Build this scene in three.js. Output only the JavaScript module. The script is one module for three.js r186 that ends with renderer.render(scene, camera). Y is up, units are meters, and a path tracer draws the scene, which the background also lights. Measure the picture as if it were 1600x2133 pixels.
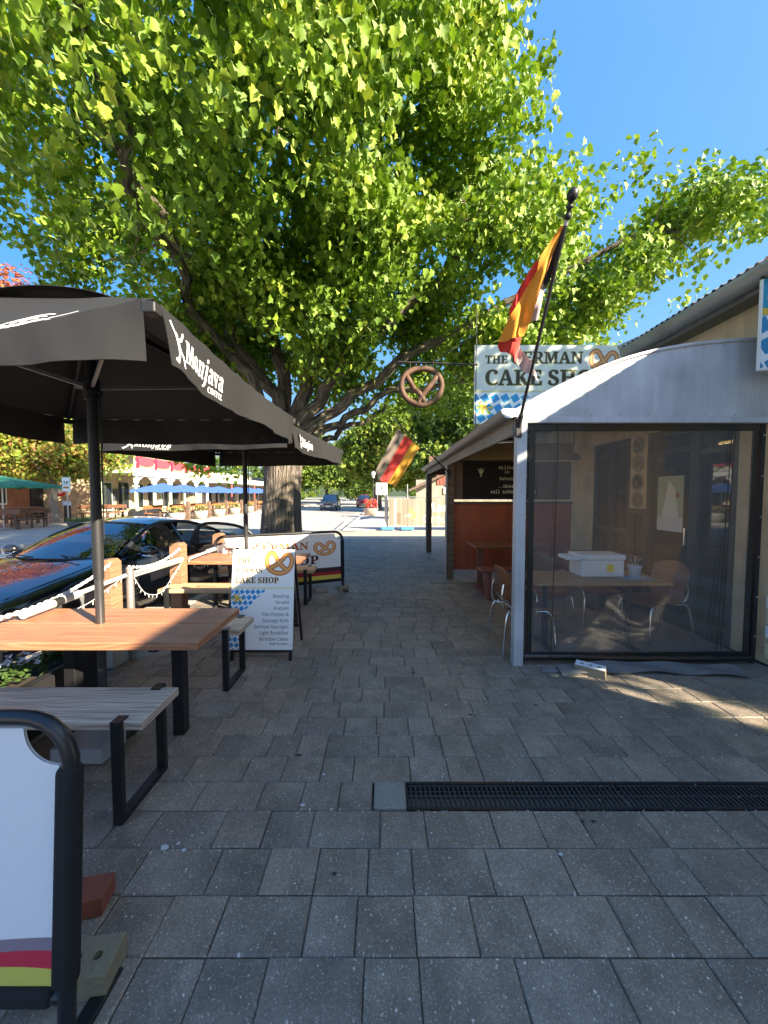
import * as THREE from 'three';
import { mergeGeometries, mergeVertices } from 'three/addons/utils/BufferGeometryUtils.js';
import { RoundedBoxGeometry } from 'three/addons/geometries/RoundedBoxGeometry.js';
import { ImprovedNoise } from 'three/addons/math/ImprovedNoise.js';
import { RectAreaLightUniformsLib } from 'three/addons/lights/RectAreaLightUniformsLib.js';

// ---------- camera, exposure, sky, sun ----------
const scene = new THREE.Scene();
const camera = new THREE.PerspectiveCamera(108.3, 768 / 1024, 0.05, 900);
camera.position.set(0, 1.53, 0);
camera.rotation.set(-Math.atan(36.5 / 770), 0, 0);
const renderer = new THREE.WebGLRenderer({ antialias: true });
renderer.toneMapping = THREE.LinearToneMapping;
const EXPOSURE = 4.5;
renderer.toneMappingExposure = EXPOSURE;
renderer.shadowMap.enabled = true;
RectAreaLightUniformsLib.init();
{ // clear autumn sky: deep blue overhead, paler towards the horizon all the way round
  const W = 256, H = 128, a = new Float32Array(W * H * 4);
  const stops = [[0, [.80, .88, .96]], [.08, [.62, .78, .95]], [.22, [.24, .54, .98]], [.45, [.085, .38, .95]], [.7, [.06, .32, .90]], [1, [.055, .29, .82]]];
  const sv = new THREE.Vector3(.722, .445, .53).normalize(), dv = new THREE.Vector3();
  for (let j = 0; j < H; j++) {
    const s = Math.sin(((j + .5) / H - .5) * Math.PI);
    let c;
    if (s < 0) c = [.30, .29, .27];
    else { let k = 0; while (k < stops.length - 2 && s > stops[k + 1][0]) k++; const t = (s - stops[k][0]) / (stops[k + 1][0] - stops[k][0]); c = stops[k][1].map((v, i) => v + (stops[k + 1][1][i] - v) * t); }
    for (let i = 0; i < W; i++) { // whiter towards the sun, as clear air is
      const o = (j * W + i) * 4, lon = ((i + .5) / W - .5) * 2 * Math.PI, ce = Math.sqrt(1 - s * s); dv.set(Math.cos(lon) * ce, s, Math.sin(lon) * ce);
      const g = Math.acos(Math.max(-1, Math.min(1, dv.dot(sv)))), au = s < 0 ? 0 : 1.5 * Math.exp(-g / .22) + .75 * Math.exp(-g / .62);
      for (let q = 0; q < 3; q++) a[o + q] = (c[q] + au * [1.0, .92, .80][q]) * 1.25 / EXPOSURE; a[o + 3] = 1;
    }
  }
  const sky = new THREE.DataTexture(a, W, H, THREE.RGBAFormat, THREE.FloatType);
  sky.mapping = THREE.EquirectangularReflectionMapping; sky.magFilter = sky.minFilter = THREE.LinearFilter; sky.needsUpdate = true;
  scene.background = sky; scene.environment = sky;
}
const sun = new THREE.DirectionalLight(new THREE.Color().setRGB(1, .86, .66), 5);
sun.target.position.set(-1, 0, -6); scene.add(sun.target);
sun.position.set(-1 + .722 * 60, .445 * 60, -6 + .53 * 60);
sun.castShadow = true; sun.shadow.mapSize.set(4096, 4096);
Object.assign(sun.shadow.camera, { left: -40, right: 40, top: 40, bottom: -40, near: 1, far: 160 });
scene.add(sun);

// ---------- helpers ----------
function rngOf(seed) { let s = seed >>> 0; return () => { s = (s + 0x6D2B79F5) | 0; let t = Math.imul(s ^ (s >>> 15), 1 | s); t = (t + Math.imul(t ^ (t >>> 7), 61 | t)) ^ t; return ((t ^ (t >>> 14)) >>> 0) / 4294967296; }; }
const R = rngOf(20240411);
const rr = (a, b, r = R) => a + (b - a) * r();
const V = (x, y, d) => new THREE.Vector3(x, y, -d);            // d: metres ahead of the camera
const v3 = (a) => (a.isVector3 ? a : new THREE.Vector3(a[0], a[1], a[2]));
const lin = (r, g, b) => new THREE.Color().setRGB(r, g, b);
const noise = new ImprovedNoise();
const taken = new Map();
function numbered(n) { const k = taken.get(n) || 0; taken.set(n, k + 1); return k ? n + '_' + String(k).padStart(3, '0') : n; }
function norm(g) { // plain non-indexed geometry with position, normal, uv only
  g = g.index ? g.toNonIndexed() : g;
  for (const k of Object.keys(g.attributes)) if (!['position', 'normal', 'uv'].includes(k)) g.deleteAttribute(k);
  if (!g.attributes.normal) g.computeVertexNormals();
  if (!g.attributes.uv) triUV(g);
  g.groups = [];
  return g;
}
function triUV(g, s = 1) { // uv in metres, each face laid on its dominant axis
  const p = g.attributes.position, uv = new Float32Array(p.count * 2), a = new THREE.Vector3(), b = new THREE.Vector3(), c = new THREE.Vector3(), n = new THREE.Vector3();
  for (let i = 0; i < p.count; i += 3) {
    a.fromBufferAttribute(p, i); b.fromBufferAttribute(p, i + 1); c.fromBufferAttribute(p, i + 2);
    n.copy(b).sub(a).cross(c.clone().sub(a));
    const ax = Math.abs(n.x), ay = Math.abs(n.y), az = Math.abs(n.z);
    [a, b, c].forEach((q, k) => { const t = ay >= ax && ay >= az ? [q.x, q.z] : ax >= az ? [q.z, q.y] : [q.x, q.y]; uv[(i + k) * 2] = t[0] * s; uv[(i + k) * 2 + 1] = t[1] * s; });
  }
  g.setAttribute('uv', new THREE.BufferAttribute(uv, 2)); return g;
}
function mg(list) { list = [].concat(list).map(norm); return list.length === 1 ? list[0] : mergeGeometries(list); }
function put(g, x, y, z, rx = 0, ry = 0, rz = 0) { if (rx || ry || rz) g.applyMatrix4(new THREE.Matrix4().makeRotationFromEuler(new THREE.Euler(rx, ry, rz))); g.translate(x, y, z); return g; }
function box(w, h, d, x = 0, y = 0, z = 0, rx = 0, ry = 0, rz = 0) { return put(triUV(norm(new THREE.BoxGeometry(w, h, d))), x, y, z, rx, ry, rz); }
function rbox(w, h, d, r, x = 0, y = 0, z = 0, rx = 0, ry = 0, rz = 0, seg = 2) { return put(triUV(norm(new RoundedBoxGeometry(w, h, d, seg, r))), x, y, z, rx, ry, rz); }
function cyl(a, b, r0, r1 = r0, seg = 10, open = false) {
  a = v3(a); b = v3(b); const L = a.distanceTo(b), g = norm(new THREE.CylinderGeometry(r1, r0, L, seg, 1, open));
  g.applyQuaternion(new THREE.Quaternion().setFromUnitVectors(new THREE.Vector3(0, 1, 0), b.clone().sub(a).normalize()));
  g.translate((a.x + b.x) / 2, (a.y + b.y) / 2, (a.z + b.z) / 2); return g;
}
function bar(a, b, w, t, up = [0, 1, 0]) { // rectangular bar from a to b; w across, t along up
  a = v3(a); b = v3(b); const L = a.distanceTo(b), d = b.clone().sub(a).normalize(), s = new THREE.Vector3().crossVectors(v3(up), d).normalize(), u = new THREE.Vector3().crossVectors(d, s);
  const g = box(w, t, L); g.applyMatrix4(new THREE.Matrix4().makeBasis(s, u, d)); g.translate((a.x + b.x) / 2, (a.y + b.y) / 2, (a.z + b.z) / 2); return g;
}
function tubeP(pts, r, radial = 8, seg = 0, closed = false) { const c = new THREE.CatmullRomCurve3(pts.map(v3), closed); return norm(new THREE.TubeGeometry(c, seg || pts.length * 6, r, radial, closed)); }
function limb(pts, rad, radial = 8, bump = 0) { // tapered tube through points
  pts = pts.map(v3); const n = pts.length, pos = [], uv = [], idx = []; let u = new THREE.Vector3(1, 0, 0), len = 0; const t = new THREE.Vector3();
  for (let i = 0; i < n; i++) {
    t.copy(pts[Math.min(n - 1, i + 1)]).sub(pts[Math.max(0, i - 1)]).normalize();
    u.sub(t.clone().multiplyScalar(u.dot(t))); if (u.lengthSq() < 1e-4) u.set(0, 0, 1).sub(t.clone().multiplyScalar(t.z)); u.normalize();
    const w = new THREE.Vector3().crossVectors(t, u); if (i) len += pts[i].distanceTo(pts[i - 1]);
    for (let k = 0; k <= radial; k++) {
      const a = k / radial * Math.PI * 2; let r = rad[i];
      if (bump) { const q = k % radial / radial * Math.PI * 2; r *= 1 + bump * (noise.noise(Math.cos(q) * 2.2, Math.sin(q) * 2.2, len * .8) + .6 * noise.noise(Math.cos(q) * 5, Math.sin(q) * 5, len * .7)); }
      const p = pts[i].clone().addScaledVector(u, Math.cos(a) * r).addScaledVector(w, Math.sin(a) * r);
      pos.push(p.x, p.y, p.z); uv.push(k / radial * Math.max(.3, rad[0] * 6.28), len);
    }
  }
  for (let i = 0; i < n - 1; i++) for (let k = 0; k < radial; k++) { const a = i * (radial + 1) + k, b = a + radial + 1; idx.push(a, a + 1, b, b, a + 1, b + 1); }
  const g = new THREE.BufferGeometry(); g.setAttribute('position', new THREE.Float32BufferAttribute(pos, 3)); g.setAttribute('uv', new THREE.Float32BufferAttribute(uv, 2)); g.setIndex(idx); g.computeVertexNormals();
  return norm(g);
}
function grid(nu, nv, fn, thick = 0) { // surface from fn(u,v) -> [x,y,z]; u,v 0..1; uv = u,v
  const make = (off) => {
    const g = new THREE.PlaneGeometry(1, 1, nu, nv), p = g.attributes.position;
    for (let j = 0; j <= nv; j++) for (let i = 0; i <= nu; i++) { const k = j * (nu + 1) + i, q = fn(i / nu, 1 - j / nv); p.setXYZ(k, q[0], q[1], q[2]); }
    g.computeVertexNormals();
    if (off) { const n = g.attributes.normal; for (let k = 0; k < p.count; k++) p.setXYZ(k, p.getX(k) - n.getX(k) * off, p.getY(k) - n.getY(k) * off, p.getZ(k) - n.getZ(k) * off); }
    return g;
  };
  const a = make(0); if (!thick) return norm(a);
  const b = make(thick), pa = a.attributes.position, pb = b.attributes.position, bi = b.index.array;
  const side = [], ring = [];
  for (let i = 0; i <= nu; i++) ring.push(i);
  for (let j = 1; j <= nv; j++) ring.push(j * (nu + 1) + nu);
  for (let i = nu - 1; i >= 0; i--) ring.push(nv * (nu + 1) + i);
  for (let j = nv - 1; j >= 0; j--) ring.push(j * (nu + 1));
  for (let k = 0; k < ring.length - 1; k++) { const i = ring[k], j = ring[k + 1]; for (const [q, m] of [[pa, i], [pb, i], [pa, j], [pa, j], [pb, i], [pb, j]]) side.push(q.getX(m), q.getY(m), q.getZ(m)); }
  const s = new THREE.BufferGeometry(); s.setAttribute('position', new THREE.Float32BufferAttribute(side, 3)); s.computeVertexNormals();
  for (let k = 0; k < bi.length; k += 3) { const t = bi[k]; bi[k] = bi[k + 1]; bi[k + 1] = t; }
  const n = b.attributes.normal; for (let k = 0; k < n.count; k++) n.setXYZ(k, -n.getX(k), -n.getY(k), -n.getZ(k));
  return mg([a, b, s]);
}
function extr(pts, depth, bevel = 0, holes = []) { // polygon in xy, extruded along +z
  const s = new THREE.Shape(pts.map((p) => new THREE.Vector2(p[0], p[1])));
  for (const h of holes) s.holes.push(new THREE.Path(h.map((p) => new THREE.Vector2(p[0], p[1]))));
  return triUV(norm(new THREE.ExtrudeGeometry(s, { depth, bevelEnabled: bevel > 0, bevelThickness: bevel, bevelSize: bevel, bevelSegments: 2, steps: 1 })));
}
function lathe(pts, seg = 16) { return norm(new THREE.LatheGeometry(pts.map((p) => new THREE.Vector2(p[0], p[1])), seg)); }
function part(name, g, m, parent, label) { const o = new THREE.Mesh(Array.isArray(g) ? mg(g) : g, m); o.name = name; o.castShadow = o.receiveShadow = true; parent.add(o); if (label) o.userData.label = label; return o; }
function each(name, list, m, parent) { list.forEach((g) => part(name, g, m, parent)); }
function tiny(o) { o.userData.kind = 'stuff'; return o; }
function tag(o, label, category, group) { o.userData.label = label; o.userData.category = category; if (group) o.userData.group = group; return o; }
function thing(name, label, category, [x, y, d] = [0, 0, 0], turn = 0, group) { const o = new THREE.Group(); o.name = numbered(name); o.position.set(x, y, -d); o.rotation.y = turn; scene.add(o); return tag(o, label, category, group); }
function solo(name, g, m, label, category, group) { const o = part(numbered(name), g, m, scene); return tag(o, label, category, group); }
function struct(name, g, m) { const o = part(numbered(name), g, m, scene); o.userData.kind = 'structure'; return o; }
function copy(o, [x, y, d], turn, label, group) { const c = o.clone(); c.name = numbered(o.name.replace(/_\d{3}$/, '')); c.position.set(x, y, -d); c.rotation.y = turn; c.userData = { ...o.userData, label }; if (group) c.userData.group = group; scene.add(c); return c; }

// ---------- textures ----------
const lat = new Float32Array(65536); { const q = rngOf(7); for (let i = 0; i < 65536; i++) lat[i] = q(); }
function pn(x, y, px, py, s = 0) { const xi = Math.floor(x), yi = Math.floor(y), fx = x - xi, fy = y - yi, w = (t) => t * t * (3 - 2 * t), h = (i, j) => lat[((((i % px) + px) % px) * 157 + (((j % py) + py) % py) * 991 + s * 7919) & 65535]; const a = w(fx), b = w(fy); return (h(xi, yi) * (1 - a) + h(xi + 1, yi) * a) * (1 - b) + (h(xi, yi + 1) * (1 - a) + h(xi + 1, yi + 1) * a) * b; }
function fb(u, v, f, g = f, oct = 4, s = 0) { let a = 0, w = .5, t = 0; for (let i = 0; i < oct; i++) { a += w * pn(u * f, v * g, f, g, s + i); t += w; w *= .5; f *= 2; g *= 2; } return a / t; }
function tex(size, fn, metres, srgb = true, sizeY = size) {
  const a = new Uint8Array(size * sizeY * 4);
  for (let j = 0; j < sizeY; j++) for (let i = 0; i < size; i++) { const c = fn(i / size, j / sizeY, i, j), o = (j * size + i) * 4; for (let k = 0; k < 3; k++) a[o + k] = Math.max(0, Math.min(255, (Array.isArray(c) ? c[k] : c) * 255)); a[o + 3] = 255; }
  const t = new THREE.DataTexture(a, size, sizeY); t.wrapS = t.wrapT = THREE.RepeatWrapping; t.magFilter = THREE.LinearFilter; t.minFilter = THREE.LinearMipmapLinearFilter; t.generateMipmaps = true;
  if (srgb) t.colorSpace = THREE.SRGBColorSpace;
  const [mx, my] = Array.isArray(metres) ? metres : [metres, metres]; t.repeat.set(1 / mx, 1 / my); t.needsUpdate = true; return t;
}
function canvasTex(w, h, draw) { const c = document.createElement('canvas'); c.width = w; c.height = h; const x = c.getContext('2d'); draw(x, w, h); const t = new THREE.CanvasTexture(c); t.colorSpace = THREE.SRGBColorSpace; t.magFilter = THREE.LinearFilter; t.anisotropy = 8; return t; }
const S = (l) => (l <= .0031308 ? l * 12.92 : 1.055 * Math.pow(l, 1 / 2.4) - .055);   // linear -> sRGB value
// paver: grey concrete with pale stone chips
const PSZ = 1024, chips = new Float32Array(PSZ * PSZ);
{
  const q = rngOf(91);
  for (let k = 0; k < 12500; k++) {
    const cx = q() * PSZ, cy = q() * PSZ, big = q(), r = big > .97 ? 2.2 + q() * 1.8 : .7 + q() * 1.05, e = .55 + q() * .6, an = q() * 6.28, val = .25 + q() * .75, ca = Math.cos(an), sa = Math.sin(an);
    for (let y = -7; y <= 7; y++) for (let x = -7; x <= 7; x++) { const u = (x * ca + y * sa) / r, w = (-x * sa + y * ca) / (r * e); const dd = u * u + w * w; if (dd < 1) { const i = (((Math.floor(cy) + y) & 1023) * PSZ) + ((Math.floor(cx) + x) & 1023); chips[i] = Math.max(chips[i], val * Math.min(1, (1 - dd) * 2.5)); } }
  }
}
const paverMap = tex(PSZ, (u, v, i, j) => { const n = fb(u, v, 6, 6, 5, 1), f = pn(u * 256, v * 256, 256, 256, 9), m = fb(u, v, 24, 24, 3, 5); const b = .188 * (.52 + .96 * n) * (.78 + .44 * f) * (.8 + .4 * m); const c = chips[j * PSZ + i] * .55; return [S(b * 1.22 + c * .97), S(b * 1.03 + c * .9), S(b * .80 + c * .78)]; }, 1.25);
const paverBump = tex(512, (u, v, i, j) => .45 * pn(u * 128, v * 128, 128, 128, 3) + .3 * fb(u, v, 30, 30, 2, 4) + .25 * chips[(j * 2) * PSZ + i * 2], 1.25, false);
const asphaltMap = tex(512, (u, v) => { const n = fb(u, v, 5, 5, 5, 11), f = pn(u * 128, v * 128, 128, 128, 2); const b = .32 * (.75 + .5 * n) * (.75 + .5 * f); return [S(b * 1.06), S(b), S(b * .89)]; }, 3);
const concreteMap = tex(512, (u, v) => { const n = fb(u, v, 4, 4, 6, 21), f = pn(u * 200, v * 200, 200, 200, 8); const b = .42 * (.7 + .6 * n) * (.88 + .24 * f); return [S(b), S(b * .97), S(b * .9)]; }, 1.2);
const barkMap = tex(512, (u, v) => { const w = fb(u, v, 4, 4, 3, 33) * .12; const r = fb((u + w) % 1, v, 28, 7, 4, 31), n = fb(u, v, 5, 5, 4, 35); const b = Math.pow(r, 1.3) * .25 * (.6 + .8 * n) + .012; return [S(b * 1.12), S(b * .93), S(b * .74)]; }, [1.0, 1.2]);
const barkBump = tex(512, (u, v) => { const w = fb(u, v, 4, 4, 3, 33) * .12; return Math.pow(fb((u + w) % 1, v, 28, 7, 4, 31), 1.2); }, [1.0, 1.2], false);
function woodTex(base, dark, seed, amp = .6) { return tex(512, (u, v) => { const w = fb(u, v, 3, 5, 3, seed) * .9; const rings = .5 + .5 * Math.sin((v * 9 + w * 3.2) * 6.283 * 2); const fine = pn(u * 10, v * 220, 10, 220, seed + 3), mid = fb(u, v, 3, 26, 4, seed + 1); const t = Math.min(1, Math.max(0, amp * (.4 * rings + .75 * mid + .5 * fine - .38))); return base.map((c, k) => S(c + (dark[k] - c) * t)); }, [1.6, .5]); }
const woodRed = woodTex([.50, .24, .12], [.19, .075, .04], 41, .9);
const woodGrey = woodTex([.62, .53, .42], [.21, .165, .12], 45, .95);
const woodPale = woodTex([.58, .42, .25], [.30, .17, .08], 49, .8);
const woodPost = woodTex([.34, .185, .10], [.11, .05, .025], 53, .9);
const woodDark = woodTex([.20, .13, .085], [.05, .03, .02], 57, 1);
const grimeMap = tex(512, (u, v) => { const n = fb(u, v, 5, 5, 6, 61), s = fb(u, v, 40, 4, 3, 63); return .72 + .28 * Math.min(1, n * .9 + s * .35); }, 1.6);
const fabricBump = tex(256, (u, v) => .5 + .25 * Math.sin(u * 6.283 * 64) + .25 * Math.sin(v * 6.283 * 64), .12, false);

const mat = (o) => new THREE.MeshStandardMaterial({ roughness: .8, ...o });
const phys = (o) => new THREE.MeshPhysicalMaterial({ roughness: .5, ...o });
const MT = {
  black: mat({ color: lin(.014, .014, .015), roughness: .55 }),
  blackSteel: mat({ color: lin(.016, .016, .018), roughness: .42, metalness: .2 }),
  chrome: mat({ color: lin(.75, .75, .76), roughness: .16, metalness: 1 }),
  galv: mat({ color: lin(.48, .48, .47), roughness: .45, metalness: .7, map: grimeMap }),
  zinc: mat({ color: lin(.42, .40, .36), roughness: .55, metalness: .4, map: grimeMap }),
  gunmetal: mat({ color: lin(.16, .16, .165), roughness: .34, metalness: .8, map: grimeMap }),
  rail: mat({ color: lin(.52, .52, .50), roughness: .5, map: grimeMap }),
  canvas: mat({ color: lin(.0075, .0075, .008), roughness: .85, bumpMap: fabricBump, bumpScale: .0004 }),
  bark: mat({ map: barkMap, bumpMap: barkBump, bumpScale: .05, roughness: .95 }),
  twig: mat({ color: lin(.17, .13, .09), roughness: .95 }),
  tableTop: mat({ map: woodRed, roughness: .5 }),
  bench: mat({ map: woodGrey, roughness: .75 }),
  pine: mat({ map: woodPale, roughness: .65 }),
  post: mat({ map: woodPost, roughness: .75 }),
  oldWood: mat({ map: woodDark, roughness: .8 }),
  bluePaint: mat({ color: lin(.56, .59, .62), roughness: .42, map: grimeMap }),
  cream: mat({ color: lin(.78, .64, .40), roughness: .75, map: grimeMap }),
  white: mat({ color: lin(.75, .75, .73), roughness: .5 }),
  whitePlastic: mat({ color: lin(.72, .73, .74), roughness: .38 }),
  concrete: mat({ map: concreteMap, bumpMap: paverBump, bumpScale: .002, roughness: .9 }),
  road: mat({ map: asphaltMap, bumpMap: paverBump, bumpScale: .004, roughness: .9 }),
  darkFrame: mat({ color: lin(.022, .024, .028), roughness: .4 }),
  glass: phys({ color: lin(.9, .93, .93), roughness: .02, transmission: 1, thickness: 0, ior: 1.52 }),
  darkGlass: phys({ color: lin(.35, .38, .40), roughness: .02, transmission: 1, thickness: 0, ior: 1.52 }),
  rubber: mat({ color: lin(.02, .02, .02), roughness: .8 }),
  redBoard: mat({ color: lin(.42, .10, .035), roughness: .45, map: grimeMap }),
  brickRed: mat({ color: lin(.30, .09, .055), roughness: .9, map: grimeMap, bumpMap: paverBump, bumpScale: .003 }),
  brickPale: mat({ color: lin(.62, .55, .38), roughness: .9, map: concreteMap, bumpMap: paverBump, bumpScale: .004 }),
};

// ---------- ground, road, pavements ----------
struct('ground', put(triUV(norm(new THREE.PlaneGeometry(1400, 1400).rotateX(-Math.PI / 2))), 0, -.3, 0), mat({ map: asphaltMap, color: lin(.8, .85, .7), roughness: .95 }));
struct('road', [box(9.6, .1, 260, -6.4, -.2, -105), box(60, .1, 3.1, 28.4, -.2, -14.3)], MT.road);
{ // painted centre dashes, worn
  const paint = mat({ color: lin(.7, .69, .64), roughness: .7, map: grimeMap });
  const m = struct('road_markings', [0, 1, 2, 3, 4, 5, 6, 7, 8, 9].map((k) => box(.12, .004, 2.6, -6.6, -.147, -(9 + k * 8))), paint);
}
struct('footpath_across_road', [box(26, .3, 140, -24.2, -.15, -60)], mat({ map: concreteMap, color: lin(.85, .78, .68), roughness: .9 }));
struct('kerb', [box(.16, .3, 140, -11.12, -.144, -60), box(.15, .3, 14.9, -2.77, -.148, -5.35), box(.15, .3, 60, -1.72, -.148, -46)].map((g) => g), MT.concrete);
struct('side_street', [box(7.4, .1, 3.1, .95, -.072, -14.3)], mat({ map: concreteMap, color: lin(.92, .82, .66), roughness: .92 }));
struct('footpath_past_side_street', [box(14, .26, 60, 5.36, -.142, -46)], mat({ map: asphaltMap, color: lin(1.25, 1.2, 1.15), roughness: .92 }));
{
  const pave = new THREE.Group(); pave.name = 'pavement'; pave.userData.kind = 'structure'; scene.add(pave);
  part('sand_bed', [box(14, .2, 1.725 + 2, 4.3, -.117, -.2 + .0625 - .0), box(7.0, .2, 11.0, .8, -.117, -(1.905 + 5.42)), box(2.64, .2, .18, -1.38, -.117, -1.815)], mat({ color: lin(.11, .096, .08), roughness: 1 }), pave);
  const tones = [[.89, .89, .9], [.94, .93, .92], [.98, .97, .95], [1.01, 1.01, 1.01], [1.05, 1.02, .98], [1.09, 1.04, .98]].map((c) => mat({ map: paverMap, color: lin(c[0] * .9, c[1] * .9, c[2] * .92), bumpMap: paverBump, bumpScale: .0025, roughness: .62 }));
  const q = rngOf(555);
  function paver(x0, x1, d0, d1) {
    const c = .003 + q() * .003, y = (q() - .5) * .003, tx = (q() - .5) * .004, tz = (q() - .5) * .004, mx = (x0 + x1) / 2, md = (d0 + d1) / 2, ou = q() * 9, ov = q() * 9;
    const ring = (i, yy) => [[x0 + i, d0 + i], [x1 - i, d0 + i], [x1 - i, d1 - i], [x0 + i, d1 - i]].map(([x, d]) => [x, yy + y + (x - mx) * tx + (d - md) * tz, -d]);
    const A = ring(c, 0), B = ring(0, -c), C = ring(0, -.03), P = [], U = [];
    const quad = (a, b, e, f) => { for (const p of [a, b, e, a, e, f]) { P.push(...p); U.push(p[0] + ou, p[2] + p[1] + ov); } };
    quad(A[0], A[1], A[2], A[3]);
    for (let k = 0; k < 4; k++) { const n = (k + 1) % 4; quad(B[k], B[n], A[n], A[k]); quad(C[k], C[n], B[n], B[k]); }
    const g = new THREE.BufferGeometry(); g.setAttribute('position', new THREE.Float32BufferAttribute(P, 3)); g.setAttribute('uv', new THREE.Float32BufferAttribute(U, 2)); g.computeVertexNormals(); return g;
  }
  const rows = []; for (let k = 0; k < 13; k++) rows.push([1.725 - .19 * (k + 1), 1.725 - .19 * k]); rows.push([1.905 - .18, 1.905]); for (let k = 0; k < 57; k++) rows.push([1.905 + .19 * k, 1.905 + .19 * (k + 1)]);
  const near = [], rest = tones.map(() => []);
  for (const [d0, d1] of rows) {
    const xmax = d0 > 1.7 && d0 < 1.75 ? -.06 : d0 < 3.2 ? 3.42 : d0 < 9.9 ? 3.4 : 4.1, u = .105; let x = -2.69, k = Math.floor(q() * 2);
    const off = Math.floor(q() * 3) * u; let first = true;
    while (x < xmax - .05) {
      let w = first ? u + off : (q() < .5 ? 2 : q() < .7 ? 3 : 1.6 + q() * .2) * u; first = false; if (x + w > xmax - .09) w = xmax - x;
      const g = paver(x + .0017, x + w - .0017, d0 + .0017, d1 - .0017), md = (d0 + d1) / 2, mx = x + w / 2, ti = Math.max(0, Math.min(5, Math.floor((.5 + .9 * noise.noise(mx * .9, md * .9, 4) + (q() - .5) * .75) * 6)));
      const seen = md > .95 && Math.abs(mx) < md * 1.04 + .15;
      near.push({ g, ti, s: seen ? w * .19 / (md * md * md) : 0 }); x += w;
    }
  }
  near.sort((a, b) => b.s - a.s);
  near.forEach((e, i) => { if (i < 300 && e.s > 0) part(i ? 'paver_' + String(i).padStart(3, '0') : 'paver', norm(e.g), tones[e.ti], pave); else rest[e.ti].push(e.g); });
  rest.forEach((l, i) => { const m = part('paver_field' + (i ? '_00' + i : ''), l, tones[i], pave); m.userData.kind = 'stuff'; });
  // old gum spots and bird droppings lying on the pavers
  const gum = mat({ color: lin(.03, .03, .032), roughness: .8 }), drop = mat({ color: lin(.55, .56, .56), roughness: .8 });
  const blot = (x, d, r, s) => { const pts = []; const w = rngOf(s); for (let k = 0; k < 11; k++) { const a = k / 11 * 6.283, rad = r * (.6 + w() * .6); pts.push([Math.cos(a) * rad, Math.sin(a) * rad * .7]); } return put(extr(pts, .0015).rotateX(-Math.PI / 2), x, .0035, -d); };
  part('gum_stain', [blot(.93, 1.66, .009, 1), blot(.98, 1.66, .011, 2), blot(.6, 2.5, .014, 3), blot(1.1, 2.62, .012, 4), blot(-.5, 2.1, .016, 5), blot(.25, 3.1, .015, 6), blot(-.2, 1.42, .01, 9)], gum, pave);
  part('bird_dropping', [blot(-.95, 1.53, .02, 11), blot(-.9, 1.55, .01, 12), blot(-.86, 1.52, .012, 14), blot(-.4, 1.75, .014, 15), blot(.45, 2.62, .01, 16), blot(-.33, 1.95, .01, 17), blot(.75, 1.5, .011, 18)], drop, pave);
}
{ // channel drain across the path
  const t = thing('channel_drain', 'black slotted channel drain set across the grey pavers', 'drain', [0, 0, 1.815]);
  const x0 = .115, x1 = 3.42, L = x1 - x0, mx = (x0 + x1) / 2;
  part('channel', [box(L, .01, .15, mx, -.1, 0), box(L, .1, .008, mx, -.052, .08), box(L, .1, .008, mx, -.052, -.08), box(.008, .1, .15, x0, -.052, 0)], mat({ color: lin(.03, .03, .03), roughness: .9 }), t);
  part('frame', [box(L, .012, .014, mx, -.006, .081), box(L, .012, .014, mx, -.006, -.081), box(.014, .0115, .15, x0, -.006, 0)], MT.blackSteel, t);
  const sl = mat({ color: lin(.028, .028, .03), roughness: .5 });
  for (let k = 0; k < 3; k++) {
    const a = x0 + .012 + k * 1.1, n = 44, gs = [];
    for (let i = 0; i < n; i++) gs.push(rbox(.0105, .016, .064, .003, a + (i + .5) * 1.09 / n, -.013, .034, 0, 0, 0, 1), rbox(.0105, .016, .064, .003, a + (i + .5) * 1.09 / n, -.013, -.034, 0, 0, 0, 1));
    gs.push(box(1.09, .014, .01, a + .545, -.0135, 0), box(1.09, .015, .01, a + .545, -.0132, .068), box(1.09, .015, .01, a + .545, -.0132, -.068));
    part('grate', gs, sl, t);
  }
  { const q = rngOf(321), n = 420, im = new THREE.InstancedMesh(new THREE.IcosahedronGeometry(1, 0), mat({ color: lin(.42, .40, .37), roughness: .9 }), n), M = new THREE.Matrix4(), Q = new THREE.Quaternion();
    for (let k = 0; k < n; k++) { const s = .0014 + q() * q() * .0035, e = q() < .6; M.compose(new THREE.Vector3(.15 + q() * 2.4, s * .5, e ? -1.722 + Math.abs(q() + q() - 1) * .06 : -(1.3 + q() * 1.8)), Q.setFromEuler(new THREE.Euler(q() * 6, q() * 6, q() * 6)), new THREE.Vector3(s * 1.3, s * .7, s)); im.setMatrixAt(k, M); }
    im.name = 'grit'; im.castShadow = im.receiveShadow = true; im.userData.kind = 'stuff'; im.userData.label = 'pale loose grit scattered along the black drain'; im.userData.category = 'grit'; scene.add(im); }
  solo('concrete_block', rbox(.16, .06, .165, .006, .03, -.024, -1.815), mat({ map: concreteMap, color: lin(.62, .62, .56), bumpMap: paverBump, bumpScale: .003, roughness: .9 }), 'square pale concrete block at the end of the black drain', 'concrete block');
}

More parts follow.
